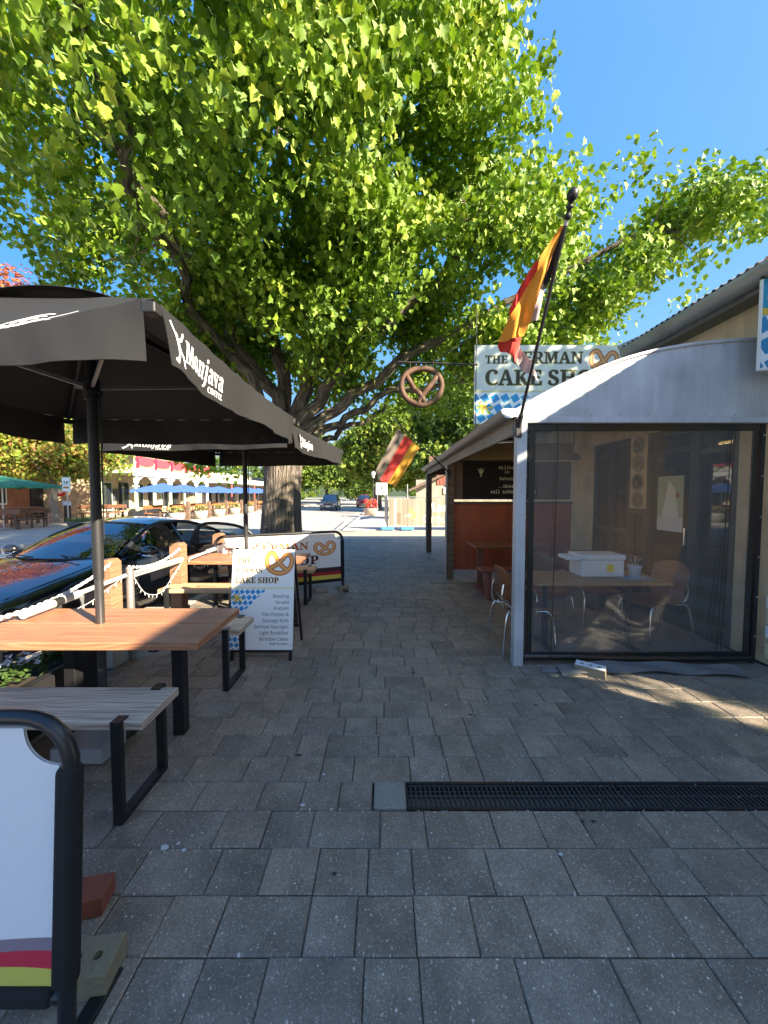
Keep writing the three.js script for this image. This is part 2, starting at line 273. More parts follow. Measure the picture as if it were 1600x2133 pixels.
// ---------- cake shop building (right) ----------
const roofSheet = (x0, y0, x1, y1, d0, d1, amp = .012, pitch = .08) => { // corrugations run up the slope
  const n = Math.round((d1 - d0) / pitch * 8), L = Math.hypot(x1 - x0, y1 - y0), nx = -(y1 - y0) / L, ny = (x1 - x0) / L;
  return grid(n, 1, (u, v) => { const o = amp * Math.sin(u * (d1 - d0) / pitch * 6.2832); return [x0 + (x1 - x0) * v + nx * o, y0 + (y1 - y0) * v + ny * o, -(d0 + (d1 - d0) * u)]; });
};
{
  const t = thing('cake_shop', 'cream cake shop building with grey eave gutter behind the verandah', 'shop building', [0, 0, 0]);
  const WX = 3.45;
  // street wall: piers between openings. [d0,d1]
  const pier = (d0, d1, h0, h1, th = .14, x = WX) => box(th, h1 - h0, d1 - d0, x + th / 2, (h0 + h1) / 2, -(d0 + d1) / 2);
  part('wall', [pier(2.1, 3.62, .0, 3.3), pier(3.62, 6.62, 2.32, 3.3), pier(6.62, 10, 0, 3.0, .14), pier(6.08, 6.62, 0, 2.318, .13, WX + .004), pier(4.86, 5.2, 1.34, 2.317, .13, WX - .002)], MT.cream, t);
  part('side_wall', [box(3.9, 3.3, .14, 5.6, 1.65, -2.17), box(4, 3, .14, 5.6, 1.5, -9.9), box(.14, 3.0, 7.5, 7.5, 1.5, -6.05)], MT.cream, t);
  part('gable_wall', extr([[3.5, 3.0], [7.55, 3.0], [7.55, 3.35], [5.6, 4.5], [3.5, 3.5]], .1).translate(0, 0, -4.8), MT.cream, t);
  part('gable_wall', extr([[3.42, 2.5], [4.66, 2.5], [4.66, .02], [5.35, .02], [5.35, 2.5], [7.55, 2.5], [7.55, 3.4], [5.6, 4.52], [3.42, 3.4]], .08).translate(0, 0, -.2), MT.cream, t);
  part('interior_floor', box(3.85, .06, 7.6, 5.55, .02, -6.05), MT.oldWood, t);
  part('interior_ceiling', box(4.0, .08, 7.7, 5.52, 2.7, -6.05), mat({ color: lin(.3, .27, .22) }), t);
  part('interior_back_wall', box(.06, 2.6, 7.5, 7.0, 1.3, -6.05), mat({ color: lin(.16, .11, .08) }), t);
  part('flat_roof', box(4.2, .12, 5.2, 5.5, 3.07, -7.4), MT.zinc, t);
  // weatherboard plinth by the blind
  for (const y of [.14, .31, .44, .57]) part('weatherboard', rbox(.05, y === .57 || y === .31 ? .11 : .125, 1.14, .006, 3.425, y, -2.68), y === .57 || y === .31 ? MT.white : MT.cream, t);
  // doors and windows along the verandah
  const opening = (d0, d1, h0, h1, name, gl = MT.darkGlass, mid) => {
    const f = .055, c = (d0 + d1) / 2, w = d1 - d0;
    const o = part(name, [box(.08, h1 - h0, f, WX + .03, (h0 + h1) / 2, -(d0 + f / 2)), box(.08, h1 - h0, f, WX + .03, (h0 + h1) / 2, -(d1 - f / 2)), box(.078, f * 1.4, w - 2 * f, WX + .03, h1 - f * .7, -c), box(.078, f * 2.2, w - 2 * f, WX + .03, h0 + f * 1.1, -c)].concat(mid ? [box(.078, f, w - 2 * f, WX + .03, mid, -c)] : []), MT.darkFrame, t);
    part('pane', box(.006, h1 - h0 - f * 3.6, w - 2 * f, WX + .034, (h0 + h1) / 2 + f * .4, -c), gl, o); return o;
  };
  opening(3.62, 4.12, .02, 2.318, 'window', MT.darkGlass, 2.0);
  const door = opening(4.125, 4.86, .02, 2.318, 'door', MT.darkGlass, 2.05);
  part('door_handle', [cyl([WX - .03, .95, -4.2], [WX - .03, 1.15, -4.2], .01), cyl([WX - .03, .96, -4.2], [WX + .01, .96, -4.2], .008), cyl([WX - .03, 1.14, -4.2], [WX + .01, 1.14, -4.2], .008)], MT.chrome, door);
  opening(4.865, 5.195, .02, 1.335, 'window');
  opening(5.2, 5.62, .02, 2.318, 'window', MT.darkGlass, 1.0);
  opening(5.625, 6.08, .02, 2.318, 'window', MT.darkGlass, 1.0);
  // eave
  part('gutter', [limb([[3.08, 3.33, -2.95], [3.08, 3.33, -4.8]], [.075, .075], 14), box(.02, .09, 1.88, 3.165, 3.33, -3.87), cyl([3.08, 3.33, -4.79], [3.08, 3.33, -4.81], .075, .075, 14)], MT.zinc, t);
  part('fascia', box(.03, .16, 1.86, 3.195, 3.33, -3.87), MT.zinc, t);
  part('soffit', box(.3, .015, 1.86, 3.34, 3.29, -3.87), mat({ color: lin(.2, .17, .12) }), t);
  part('roof', [roofSheet(3.06, 3.42, 5.6, 4.58, 2.95, 4.85), roofSheet(7.6, 3.42, 5.6, 4.58, .1, 4.85), roofSheet(3.4, 3.42, 5.6, 4.58, .1, 2.95)], MT.zinc, t, 'corrugated iron roof');
  part('bargeboard', bar([3.06, 3.38, -4.88], [5.6, 4.54, -4.88], .03, .16), MT.zinc, t);
}
{ // curved verandah
  const t = thing('verandah', 'curved verandah with pale blue end panel, post and long gutter', 'verandah', [0, 0, 0]);
  const prof = [[1.13, 2.255], [1.2, 2.295], [1.32, 2.365], [1.67, 2.54], [2.09, 2.705], [2.5, 2.80], [2.91, 2.85], [3.445, 2.875]];
  const cur = new THREE.CatmullRomCurve3(prof.map(([x, y]) => new THREE.Vector3(x, y, 0))).getPoints(36).map((p) => [p.x, p.y]);
  part('roof', grid(36, 1, (u, v) => { const p = cur[Math.round(u * 36)]; return [p[0], p[1] + .012, -3.24 - v * 6.7]; }, .02), MT.bluePaint, t);
  const pp = part('end_panel', put(extr([[3.445, 2.205], [3.445, 2.872], ...cur.slice(0, -1).reverse().map(([x, y]) => [x, y - .004]), [1.13, 2.205]], .02), 0, 0, -3.275), MT.bluePaint, t);
  part('panel_trim', tubeP(cur.filter((_, i) => i % 3 === 0).map(([x, y]) => [x, y - .006, -3.252]), .011, 6, 40), MT.bluePaint, pp);
  const riv = []; for (let k = 0; k < 9; k++) riv.push(cyl([1.3 + k * .25, 2.225, -3.256], [1.3 + k * .25, 2.225, -3.249], .006, .005, 8)); for (let k = 3; k < 36; k += 4) riv.push(cyl([cur[k][0], cur[k][1] - .03, -3.256], [cur[k][0], cur[k][1] - .03, -3.25], .006, .005, 8));
  tiny(part('rivet', riv, MT.galv, pp));
  part('beam', rbox(2.22, .05, .07, .004, 2.355, 2.178, -3.28), MT.bluePaint, t);
  part('post', rbox(.085, 2.2, .085, .005, 1.197, 1.1, -3.27), MT.bluePaint, t, 'pale blue square steel corner post');
  for (const d of [6.67, 9.77]) { const p = part('post', [rbox(.11, 2.08, .11, .006, 1.2, 1.04, -d)], MT.oldWood, t, 'dark weathered timber post'); part('downpipe', cyl([1.12, .02, -d + .04], [1.12, 2.05, -d + .04], .024), MT.galv, p); }
  part('fascia', [box(.03, .14, 6.58, 1.155, 2.125, -6.61), box(.02, .05, 6.58, 1.13, 2.20, -6.61)], mat({ color: lin(.36, .33, .27), map: grimeMap }), t);
  const gp = []; for (let k = 0; k <= 12; k++) { const a = Math.PI + k / 12 * Math.PI; gp.push([Math.cos(a) * .062, Math.sin(a) * .062]); }
  const gl = grid(12, 1, (u, v) => { const p = gp[Math.round(u * 12)]; return [1.068 + p[0], 2.245 + p[1] - v * .03, -3.2 - v * 6.75]; }, .004);
  const joints = [3.9, 5.4, 6.9, 8.4].map((d) => grid(12, 1, (u, v) => { const p = gp[Math.round(u * 12)]; return [1.068 + p[0] * 1.07, 2.245 + p[1] * 1.07 - (d - 3.2) / 6.75 * .03, -d - v * .03]; }, .004));
  part('gutter', [gl, ...joints, cyl([1.068 - .062, 2.247, -3.2], [1.068 - .062, 2.217, -9.95], .009, .009, 6)], MT.zinc, t);
  part('gutter_end', [put(extr(gp.concat([[.062, .02], [-.062, .012]]).map(([x, y]) => [x, y]), .004), 1.068, 2.245, -3.2), box(.13, .004, .09, 1.085, 2.262, -3.24)], MT.white, t);
  for (const d of [4.1, 5, 5.9, 6.75, 7.7, 8.6, 9.5]) part('rafter', tubeP(cur.filter((_, i) => i % 6 === 0).map(([x, y]) => [x, y - .05, -d]), .032, 4, 14), MT.oldWood, t);
  part('end_board', box(2.25, .5, .04, 2.32, 2.3, -9.9), MT.oldWood, t);
}
{ // clear roll-down blind
  const t = thing('clear_blind', 'clear plastic roll-down blind with black edging closing the verandah end', 'blind', [0, 0, 3.3]);
  const x0 = 1.27, x1 = 3.31, y0 = .07, y1 = 2.15;
  const wav = (u, v) => .012 * Math.sin(u * 5.5 + v * 3) + .007 * Math.sin(u * 13 - v * 5) + .004 * Math.sin(v * 17 + u * 3);
  part('clear_sheet', grid(60, 40, (u, v) => [x0 + .05 + (x1 - x0 - .1) * u, y0 + .03 + (y1 - y0 - .06) * v, wav(u, v) * Math.sin(u * 3.14) ** .5]), phys({ color: lin(.80, .80, .79), roughness: .035, transmission: .935, thickness: 0, ior: 1.65 }), t);
  const blk = phys({ color: lin(.012, .012, .013), roughness: .3, clearcoat: .4 });
  part('edging', [rbox(.055, y1 - y0, .012, .004, x0 + .04, (y0 + y1) / 2, .004), rbox(.05, y1 - y0, .012, .004, x1 - .03, (y0 + y1) / 2, .004), rbox(x1 - x0, .06, .012, .004, (x0 + x1) / 2, y1 - .03, .006), rbox(x1 - x0 - .02, .03, .013, .004, (x0 + x1) / 2, y0 + .02, .003)], blk, t);
  part('bottom_roll', tubeP([[x0 - .01, .06, .012], [1.8, .058, .016], [2.4, .05, .02], [2.9, .045, .016], [x1, .05, .012]], .03, 10, 30), blk, t);
  for (const [a, b] of [[1.53, 1.5], [3.055, 2.985], [3.085, 3.02]]) part('cord', cyl([a, y1 - .02, .024], [b, y0, .04], .0035, .0035, 6), MT.black, t);
  each('side_rail', [box(.03, 2.15, .05, 1.257, 1.075, -.01), box(.035, 2.15, .05, 3.345, 1.075, -.01)], MT.black, t);
  const st = []; for (let k = 0; k < 6; k++) st.push(cyl([1.257, .25 + k * .36, .014], [1.257, .25 + k * .36, .022], .009, .007, 8), cyl([3.345, .25 + k * .36, .014], [3.345, .25 + k * .36, .022], .009, .007, 8));
  tiny(part('press_stud', st, MT.chrome, t));
  solo('plastic_skirt', [grid(40, 6, (u, v) => [1.5 + 1.55 * u, .012 + .035 * (1 - v) * 0 + .022 * Math.sin(u * 9 + v * 2) ** 2 * (1 - .3 * v) + .02 * v, -(3.02 + .05 * Math.sin(u * 4) + .02 * u + .17 * v)], .002), grid(10, 3, (u, v) => [1.36 + .2 * u, .008 + .02 * Math.sin(u * 3) * v, -(3.1 + .06 * v)], .002)], phys({ color: lin(.17, .17, .17), roughness: .4 }), 'crumpled grey plastic flap lying on the pavers under the blind', 'plastic flap');
}
{ // brick holding the flap down
  const t = thing('core_brick', 'cream cored brick with white top lying in front of the blind', 'brick', [1.76, .0, 3.09], -.62);
  const holes = [-.065, 0, .065].map((x) => Array.from({ length: 10 }, (_, k) => [x + .017 * Math.cos(k * .628), .017 * Math.sin(k * .628)]));
  part('body', put(extr([[-.112, -.052], [.112, -.052], [.112, .052], [-.112, .052]], .066, .003, holes).rotateX(-Math.PI / 2), 0, .004, 0), MT.brickPale, t);
  part('painted_top', put(extr([[-.112, -.052], [.112, -.052], [.112, .052], [-.112, .052]], .003, 0, holes).rotateX(-Math.PI / 2), 0, .0735, 0), mat({ color: lin(.7, .72, .74), roughness: .8 }), t);
}
// neighbouring building beside and behind the photographer: only its shadow shows
{
  const t = thing('neighbouring_shop', 'plain rendered shop wall next door whose shadow covers the pavement', 'shop building', [0, 0, 0]);
  part('wall', [box(1.2, 3.6, 2.75, 4.05, 1.8, 1.025), box(1.2, 4.15, 8.4, 4.05, 2.075, 6.6)], MT.cream, t);
  part('coping', [box(1.24, .06, 2.7, 4.05, 3.63, 1.03), box(1.24, .06, 8.42, 4.05, 4.18, 6.6)], MT.concrete, t);
}

// ---------- printing for signs ----------
function lozenges(x, x0, y0, x1, y1, w, h, c1, c2, clip) {
  x.save(); x.beginPath(); (clip || [[x0, y0], [x1, y0], [x1, y1], [x0, y1]]).forEach(([a, b], i) => (i ? x.lineTo(a, b) : x.moveTo(a, b))); x.closePath(); x.clip();
  x.fillStyle = c2; x.fillRect(x0, y0, x1 - x0, y1 - y0); x.fillStyle = c1;
  for (let j = -1; y0 + j * h < y1 + h; j++) for (let i = -2; x0 + i * w < x1 + 2 * w; i++) { const cx = x0 + i * w + j * w * .33 % w, cy = y0 + j * h + h / 2; x.beginPath(); x.moveTo(cx - w * .5, cy - h * .12); x.lineTo(cx + w * .12, cy - h * .5); x.lineTo(cx + w * .5, cy + h * .12); x.lineTo(cx - w * .12, cy + h * .5); x.closePath(); x.fill(); }
  x.restore();
}
function drawPretzel(x, cx, cy, s, ang = 0, cols = ['#a5521a', '#cf7c2a', '#e9ae62']) {
  x.save(); x.translate(cx, cy); x.rotate(ang); x.scale(s, s); x.lineCap = x.lineJoin = 'round';
  const path = () => { x.beginPath(); x.moveTo(-.62, .52); x.bezierCurveTo(-.25, .35, .1, .05, .32, -.35); x.bezierCurveTo(.55, -.78, 1.02, -.55, .98, .0); x.bezierCurveTo(.94, .55, .5, .85, 0, .85); x.bezierCurveTo(-.5, .85, -.94, .55, -.98, 0); x.bezierCurveTo(-1.02, -.55, -.55, -.78, -.32, -.35); x.bezierCurveTo(-.1, .05, .25, .35, .62, .52); };
  for (const [w, c] of [[.36, cols[0]], [.29, cols[1]], [.12, cols[2]]]) { path(); x.lineWidth = w; x.strokeStyle = c; x.stroke(); }
  x.restore();
}
function goldText(x, s, px, py, size, align = 'left', fill = '#3a2615', edge = '#c9a648', maxW) {
  x.font = 'bold ' + size + 'px serif'; x.textAlign = align; x.textBaseline = 'alphabetic'; x.lineJoin = 'round';
  x.lineWidth = size * .06; x.strokeStyle = edge; x.strokeText(s, px, py, maxW); x.fillStyle = fill; x.fillText(s, px, py, maxW);
}
function crest(x, cx, cy, s) { // small wreath-and-tankards badge
  x.save(); x.translate(cx, cy); x.scale(s, s); const q = rngOf(77);
  for (let k = 0; k < 26; k++) { const a = q() * 6.28, r = q(); x.fillStyle = ['#d9b93a', '#8f9a2c', '#c79a2a', '#e8d67a', '#b9542a', '#6f8a30'][k % 6]; x.beginPath(); x.ellipse(Math.cos(a) * r * .8, Math.sin(a) * r * .8, .16 + q() * .16, .08 + q() * .08, a, 0, 6.3); x.fill(); }
  x.fillStyle = '#e0b23a'; x.fillRect(-.3, -.35, .28, .5); x.fillRect(.05, -.3, .28, .5); x.fillStyle = '#f6f1e2'; x.fillRect(-.32, -.45, .32, .14); x.fillRect(.03, -.4, .32, .14); x.restore();
}
const signMat = (t, o = {}) => mat({ map: t, roughness: .45, ...o });
const aframeTex = canvasTex(720, 1080, (x, w, h) => {
  x.fillStyle = '#f1f2f0'; x.fillRect(0, 0, w, h);
  drawPretzel(x, 545, 130, 150, .1);
  goldText(x, 'THE', 60, 145, 72, 'left', '#2b1c10', '#d0ae50'); goldText(x, 'GERMAN', 50, 250, 66, 'left', '#33240f', '#b89a50', 430); goldText(x, 'CAKE SHOP', 36, 365, 86, 'left', '#3a2615', '#cfae52', 640);
  x.fillStyle = '#d9cf55'; x.fillRect(0, 415, w, 9);
  lozenges(x, 0, 430, 420, 760, 62, 60, '#2a93d6', '#eef3f6', [[0, 430], [410, 430], [60, 755], [0, 755]]);
  crest(x, 70, 530, 80);
  lozenges(x, 0, 940, 190, 1075, 62, 60, '#2a93d6', '#eef3f6', [[0, 930], [110, 940], [190, 1075], [0, 1075]]);
  x.fillStyle = '#3f454b'; x.textAlign = 'right'; x.font = '50px sans-serif';
  ['Beesting', 'Strudel', 'Pretzels', 'Pies Pasties &', 'Sausage Rolls', 'German Sausages', 'Light Breakfast', 'Birthday Cakes'].forEach((s, i) => x.fillText(s, 672, 525 + i * 65.5));
  x.font = 'italic bold 30px serif'; x.fillText('Made to order', 668, 1026);
});
const bannerTex = canvasTex(1600, 800, (x, w, h) => {
  x.fillStyle = '#e9e6df'; x.fillRect(0, 0, w, h);
  x.font = 'bold 120px serif'; x.fillStyle = '#b0542a'; x.strokeStyle = '#d8b27a'; x.lineWidth = 6;
  x.strokeText('THE', 90, 250); x.fillText('THE', 90, 250); x.font = 'bold 165px serif'; x.strokeText('GERMAN', 400, 250, 740); x.fillText('GERMAN', 400, 250, 740);
  x.font = 'bold 200px serif'; x.fillStyle = '#4a2321'; x.strokeStyle = '#8d5a4a'; x.strokeText('CAKE SHOP', 100, 510, 1180); x.fillText('CAKE SHOP', 100, 510, 1180);
  drawPretzel(x, 1370, 235, 140, -.1, ['#9c4a22', '#cf7f3a', '#efc28a']);
  x.fillStyle = '#3d2224'; x.fillRect(0, 590, w, 80); x.fillStyle = '#a31a2c'; x.fillRect(0, 665, w, 60); x.fillStyle = '#d9c04a'; x.fillRect(0, 722, w, 78);
});
const nearBannerTex = canvasTex(1600, 800, (x, w, h) => {
  x.fillStyle = '#dfe2e4'; x.fillRect(0, 0, w, h);
  const wave = (y, a, c, ph) => { x.fillStyle = c; x.beginPath(); x.moveTo(0, h); for (let i = 0; i <= w; i += 10) x.lineTo(i, y + a * Math.sin(i / 95 + ph)); x.lineTo(w, h); x.fill(); };
  wave(655, 9, '#8a7a86', .4); wave(700, 14, '#c32a44', .9); wave(748, 12, '#c9c257', 1.6);
});
const roofSignTex = canvasTex(1440, 720, (x, w, h) => {
  x.fillStyle = '#d3d8cc'; x.fillRect(0, 0, w, h);
  goldText(x, 'THE', 95, 165, 100, 'left', '#2c2415', '#8f8a3c'); goldText(x, 'GERMAN', 330, 165, 150, 'left', '#2c2415', '#8f8a3c', 690); goldText(x, 'CAKE SHOP', 90, 365, 195, 'left', '#2c2415', '#8f8a3c', 1230);
  drawPretzel(x, 1215, 130, 125, .1, ['#8a4a1c', '#c07838', '#dca868']);
  x.fillStyle = '#c9c46a'; x.fillRect(0, 420, w, 8);
  lozenges(x, 0, 440, 560, 720, 96, 92, '#2a8fc9', '#e3e9e6', [[0, 440], [560, 440], [430, 560], [150, 720], [0, 720]]);
  crest(x, 85, 570, 95);
});
const bladeTex = canvasTex(360, 600, (x, w, h) => {
  x.fillStyle = '#2b8fb0'; x.fillRect(0, 0, w, h); crest(x, 130, 120, 120); x.fillStyle = '#d6b53c'; x.fillRect(0, 190, w, 46);
  lozenges(x, 0, 240, w, h, 150, 130, '#2f86b5', '#dfe6ea');
});
const welcomeTex = canvasTex(1024, 512, (x, w, h) => {
  x.fillStyle = '#15110e'; x.fillRect(0, 0, w, h); x.fillStyle = '#cfc8b0'; x.textAlign = 'center'; x.font = 'bold 56px monospace';
  x.fillText('Willkommen', 660, 100); x.fillText('in', 600, 158); x.fillText('Hahndorf', 635, 250); x.fillStyle = '#f0ead2'; x.font = 'bold 60px monospace'; x.fillText('..Unser Dorf', 700, 352); x.fillText('soll schöner werden', 690, 428, 620);
  x.save(); x.translate(250, 140); x.fillStyle = '#c4bda6'; // bird emblem
  x.beginPath(); x.ellipse(0, 0, 17, 34, 0, 0, 6.3); x.fill(); x.beginPath(); x.arc(-4, -44, 11, 0, 6.3); x.fill();
  for (const s of [-1, 1]) for (let k = 0; k < 4; k++) { x.beginPath(); x.moveTo(0, -16); x.lineTo(s * (50 - k * 9), -56 + k * 24); x.lineTo(s * (40 - k * 7), -38 + k * 22); x.lineTo(0, 4); x.fill(); }
  x.beginPath(); x.moveTo(-14, 62); x.lineTo(0, 20); x.lineTo(14, 62); x.fill(); x.restore();
});
const runner = (x, cx, cy, s) => { x.save(); x.translate(cx, cy); x.scale(s, s); x.strokeStyle = x.fillStyle = '#e6e6e3'; x.lineCap = x.lineJoin = 'round'; x.lineWidth = .16; const ln = (...p) => { x.beginPath(); p.forEach(([a, b], i) => (i ? x.lineTo(a, b) : x.moveTo(a, b))); x.stroke(); }; x.beginPath(); x.arc(-.12, -.55, .14, 0, 6.3); x.fill(); ln([-.55, -1], [-.3, -.62], [-.05, -.3]); ln([-.05, -.3], [.3, -.45], [.5, -.8]); x.lineWidth = .3; ln([-.05, -.3], [0, .1]); x.lineWidth = .2; ln([0, .1], [-.15, .5], [-.6, .95], [-.75, .9]); ln([0, .1], [.35, .4], [.45, .85]); x.restore(); };
const cloth = '#151516';
const valanceTex = (at, sc, coffee) => canvasTex(1600, 176, (x, w, h) => {
  x.fillStyle = cloth; x.fillRect(0, 0, w, h); x.save(); x.translate(at, 90); x.scale(sc, sc);
  runner(x, -30, 0, 62); x.fillStyle = '#e6e6e3'; x.font = 'italic bold 105px serif'; x.textAlign = 'left'; x.fillText('Monjava', 5, 32, 330); if (coffee) { x.font = 'bold 30px serif'; x.fillText('COFFEE', 205, 66); } x.restore();
});
const swirlTex = canvasTex(1024, 512, (x, w, h) => { // u along the eave, v up the panel
  x.fillStyle = cloth; x.fillRect(0, 0, w, h); x.strokeStyle = x.fillStyle = '#e6e6e3'; x.lineWidth = 9;
  for (const r of [30, 62, 96]) { x.beginPath(); x.ellipse(735, 330, r * .75, r * .9, -.1, .3, 5.8); x.stroke(); }
  x.lineWidth = 14; for (const [a, b, c, d] of [[640, 410, 880, 350], [600, 440, 820, 420], [680, 380, 760, 450], [780, 370, 700, 455]]) { x.beginPath(); x.moveTo(a, b); x.lineTo(c, d); x.stroke(); }
  x.font = 'italic bold 56px serif'; x.fillText('Monjava coffee', 600, 496, 260);
});
const fenceTex = canvasTex(2046, 445, (x, w, h) => {
  x.fillStyle = '#857e70'; x.fillRect(0, 0, w, h); const q = rngOf(31); for (let k = 0; k < 60; k++) { x.fillStyle = ['#7a7366', '#8f887a', '#82796a'][k % 3]; x.fillRect(q() * w, 0, 6 + q() * 30, h); }
  x.fillStyle = '#a08a5e'; x.fillRect(330, 150, 70, 80); x.fillRect(350, 220, 100, 110); x.fillStyle = '#a9a293'; x.beginPath(); x.moveTo(240, 290); x.lineTo(360, 240); x.lineTo(390, 300); x.fill(); x.fillStyle = '#6f6152'; x.fillRect(130, 230, 70, 190); x.fillStyle = '#b8b0a2'; x.fillRect(90, 0, 34, h);
  x.fillStyle = '#e2ded2'; x.font = 'bold 200px sans-serif'; x.fillText('Mar', 590, 215); x.font = '190px sans-serif'; x.fillStyle = '#c3bcae'; x.fillText('Group', 560, 400);
});
const parkTex = canvasTex(180, 300, (x, w, h) => { x.fillStyle = '#e9ece6'; x.fillRect(0, 0, w, h); x.strokeStyle = '#3f6d4e'; x.lineWidth = 8; x.strokeRect(8, 8, w - 16, h - 16); x.fillStyle = '#2f5d48'; x.font = 'bold 105px sans-serif'; x.textAlign = 'center'; x.fillText('3P', w / 2, 150); x.fillStyle = '#b07a36'; x.fillRect(30, 190, 120, 42); });
const walkTex = canvasTex(150, 200, (x, w, h) => { x.fillStyle = '#dfe4dd'; x.fillRect(0, 0, w, h); x.strokeStyle = x.fillStyle = '#47604f'; x.lineWidth = 9; x.strokeRect(9, 9, w - 18, h - 18); x.beginPath(); x.arc(75, 55, 14, 0, 6.3); x.fill(); x.fillRect(66, 70, 18, 50); x.lineWidth = 10; x.beginPath(); x.moveTo(75, 115); x.lineTo(52, 165); x.moveTo(75, 115); x.lineTo(100, 165); x.moveTo(75, 80); x.lineTo(45, 105); x.moveTo(75, 80); x.lineTo(105, 105); x.stroke(); });
const plate = (w, h, g = .02) => { const q = new THREE.PlaneGeometry(w, h); return norm(q); };   // printed face, uv 0..1

// ---------- signs on and around the shop ----------
{
  const t = thing('roof_sign', 'pale shop name sign with blue lozenges standing on the verandah roof', 'sign', [2.57, 2.62, 5.8]);
  part('board', rbox(2.36, 1.2, .03, .008, 0, .6, 0), mat({ color: lin(.6, .62, .56) }), t);
  part('printed_face', put(plate(2.34, 1.18), 0, .6, .0175), signMat(roofSignTex), t);
  for (const s of [-1, 1]) part('strut', [bar([s, .5, -.02], [s, s > 0 ? .2 : .02, -.55], .04, .04), box(.04, .7, .04, s, .3, -.035)], MT.galv, t);
  const b = thing('hanging_pretzel', 'large carved brown wooden pretzel hung from a black arm', 'pretzel sign', [.56, 3.14, 5.6]);
  const T = (pts, r) => tubeP(pts, r, 12, 40), ring = []; for (let k = 0; k < 28; k++) { const a = k / 28 * 6.2832; ring.push([Math.cos(a) * .30 * (1 + .04 * Math.sin(a)), Math.sin(a) * .265 + (Math.abs(Math.cos(a)) < .3 && Math.sin(a) < 0 ? -.01 : 0), .012 * Math.sin(3 * a)]); }
  const wood = mat({ color: lin(.125, .064, .034), roughness: .7, map: grimeMap });
  part('dough_ring', tubeP(ring, .043, 12, 90, true), wood, b);
  for (const s of [-1, 1]) part('twisted_arm', T([[s * .235, .17, .0], [s * .185, .08, .03], [s * .10, -.03, .045 * s], [s * .035, -.11, .03], [-s * .02, -.19, .02], [-s * .05, -.255, .015]], .04), wood, b);
  each('hanger', [cyl([-.17, .24, 0], [-.17, .36, 0], .004), cyl([.17, .24, 0], [.17, .36, 0], .004)], MT.blackSteel, b);
  solo('sign_bracket', [cyl(V(.2, 3.5, 5.6), V(1.42, 3.5, 5.72), .016, .016, 8), cyl(V(1.4, 2.3, 5.72), V(1.4, 4.3, 5.72), .007, .007, 8), cyl(V(.7, 3.5, 5.65), V(1.4, 3.95, 5.72), .008, .008, 6)], MT.blackSteel, 'thin black steel bracket and rod holding the wooden pretzel', 'bracket');
  const bl = thing('projecting_sign', 'projecting sign with blue and white checks under the eave', 'sign', [3.24, 2.53, 3.05]);
  part('board', rbox(.43, .72, .03, .005, 0, .36, 0), MT.white, bl); part('printed_face', put(plate(.42, .71), 0, .36, .0175), signMat(bladeTex), bl); part('bracket', box(.42, .02, .02, 0, .74, 0), MT.black, bl);
}
{ // red partition and welcome board at the far end of the blind bay
  const t = thing('red_partition', 'rust red painted board partition across the verandah', 'partition', [2.33, 0, 6.75]);
  for (let k = 0; k < 2; k++) part('panel', rbox(1.085, 1.2, .03, .004, -.547 + k * 1.09, .75, 0), MT.redBoard, t);
  part('frame', [box(.05, 2.1, .06, -1.12, 1.05, -.005), box(2.2, .05, .05, 0, 1.375, -.001), box(.05, .16, .05, 1.05, .075, 0)], MT.oldWood, t);
  const w = thing('welcome_board', 'black board with pale welcome lettering in German', 'sign', [2.3, 1.44, 6.72]);
  part('board', rbox(2.15, .68, .03, .004, 0, .34, 0), MT.oldWood, w); part('lettering', put(plate(1.36, .68), -.2, .34, .0165), signMat(welcomeTex, { roughness: .8 }), w);
  solo('verandah_lining', [box(2.2, .3, .02, 2.3, 2.3, -6.72)], mat({ color: lin(.35, .25, .12), map: grimeMap }), 'tan boarded strip above the black welcome board', 'lining board');
}

// ---------- outdoor furniture (left) ----------
function makeTable(label, [x, d], L = 1.53, W = .62) {
  const t = thing('outdoor_table', label, 'table', [x, 0, d], 0, 'outdoor timber tables');
  for (const s of [-1, 1]) part('plank', rbox(L + (s > 0 ? .012 : 0), .045, W / 2 - .002, .007, 0, .6975, s * W / 4), MT.tableTop, t);
  for (const lx of [.49, -.19]) part('leg', rbox(.07, .672, .07, .005, lx, .336, -.02), MT.blackSteel, t);
  part('under_frame', [box(1.2, .03, .05, 0, .658, -.02), box(.05, .03, .5, .49, .657, 0), box(.05, .03, .5, -.19, .657, 0)], MT.blackSteel, t);
  return t;
}
makeTable('reddish timber table in front pierced by the nearer black umbrella pole', [-1.795, 2.295]);
makeTable('timber table further back pierced by the second umbrella pole', [-1.8, 4.78], 1.56);
function makeBench(label, [x, d], m = MT.bench, turn = 0) {
  const t = thing('bench', label, 'bench', [x, 0, d], turn, 'backless benches along the tables');
  part('seat', rbox(1.46, .045, .31, .008, 0, .4575, 0), m, t);
  for (const s of [-1, 1]) part('leg', [rbox(.046, .485, .03, .004, s * .62, .2425, .166), rbox(.046, .485, .03, .004, s * .62, .2425, -.166), box(.044, .03, .31, s * .62, .016, 0), box(.046, .008, .06, s * .62, .4845, .15), box(.046, .008, .06, s * .62, .4845, -.15)], MT.blackSteel, t);
  return t;
}
const b1 = makeBench('weathered grey bench nearest the camera, before the reddish table', [-1.85, 1.82]);
makeBench('grey bench behind the reddish front table', [-1.85, 2.985]);
makeBench('pale timber bench in front of the second table', [-1.78, 4.2], MT.pine);
makeBench('bench on the far side of the second table', [-1.71, 5.24], MT.pine);
solo('storage_tub', rbox(.3, .09, .2, .012, -1.74, .047, -2.12), mat({ color: lin(.34, .37, .41), roughness: .45 }), 'pale grey plastic tub on the ground beneath the nearest bench', 'tub');

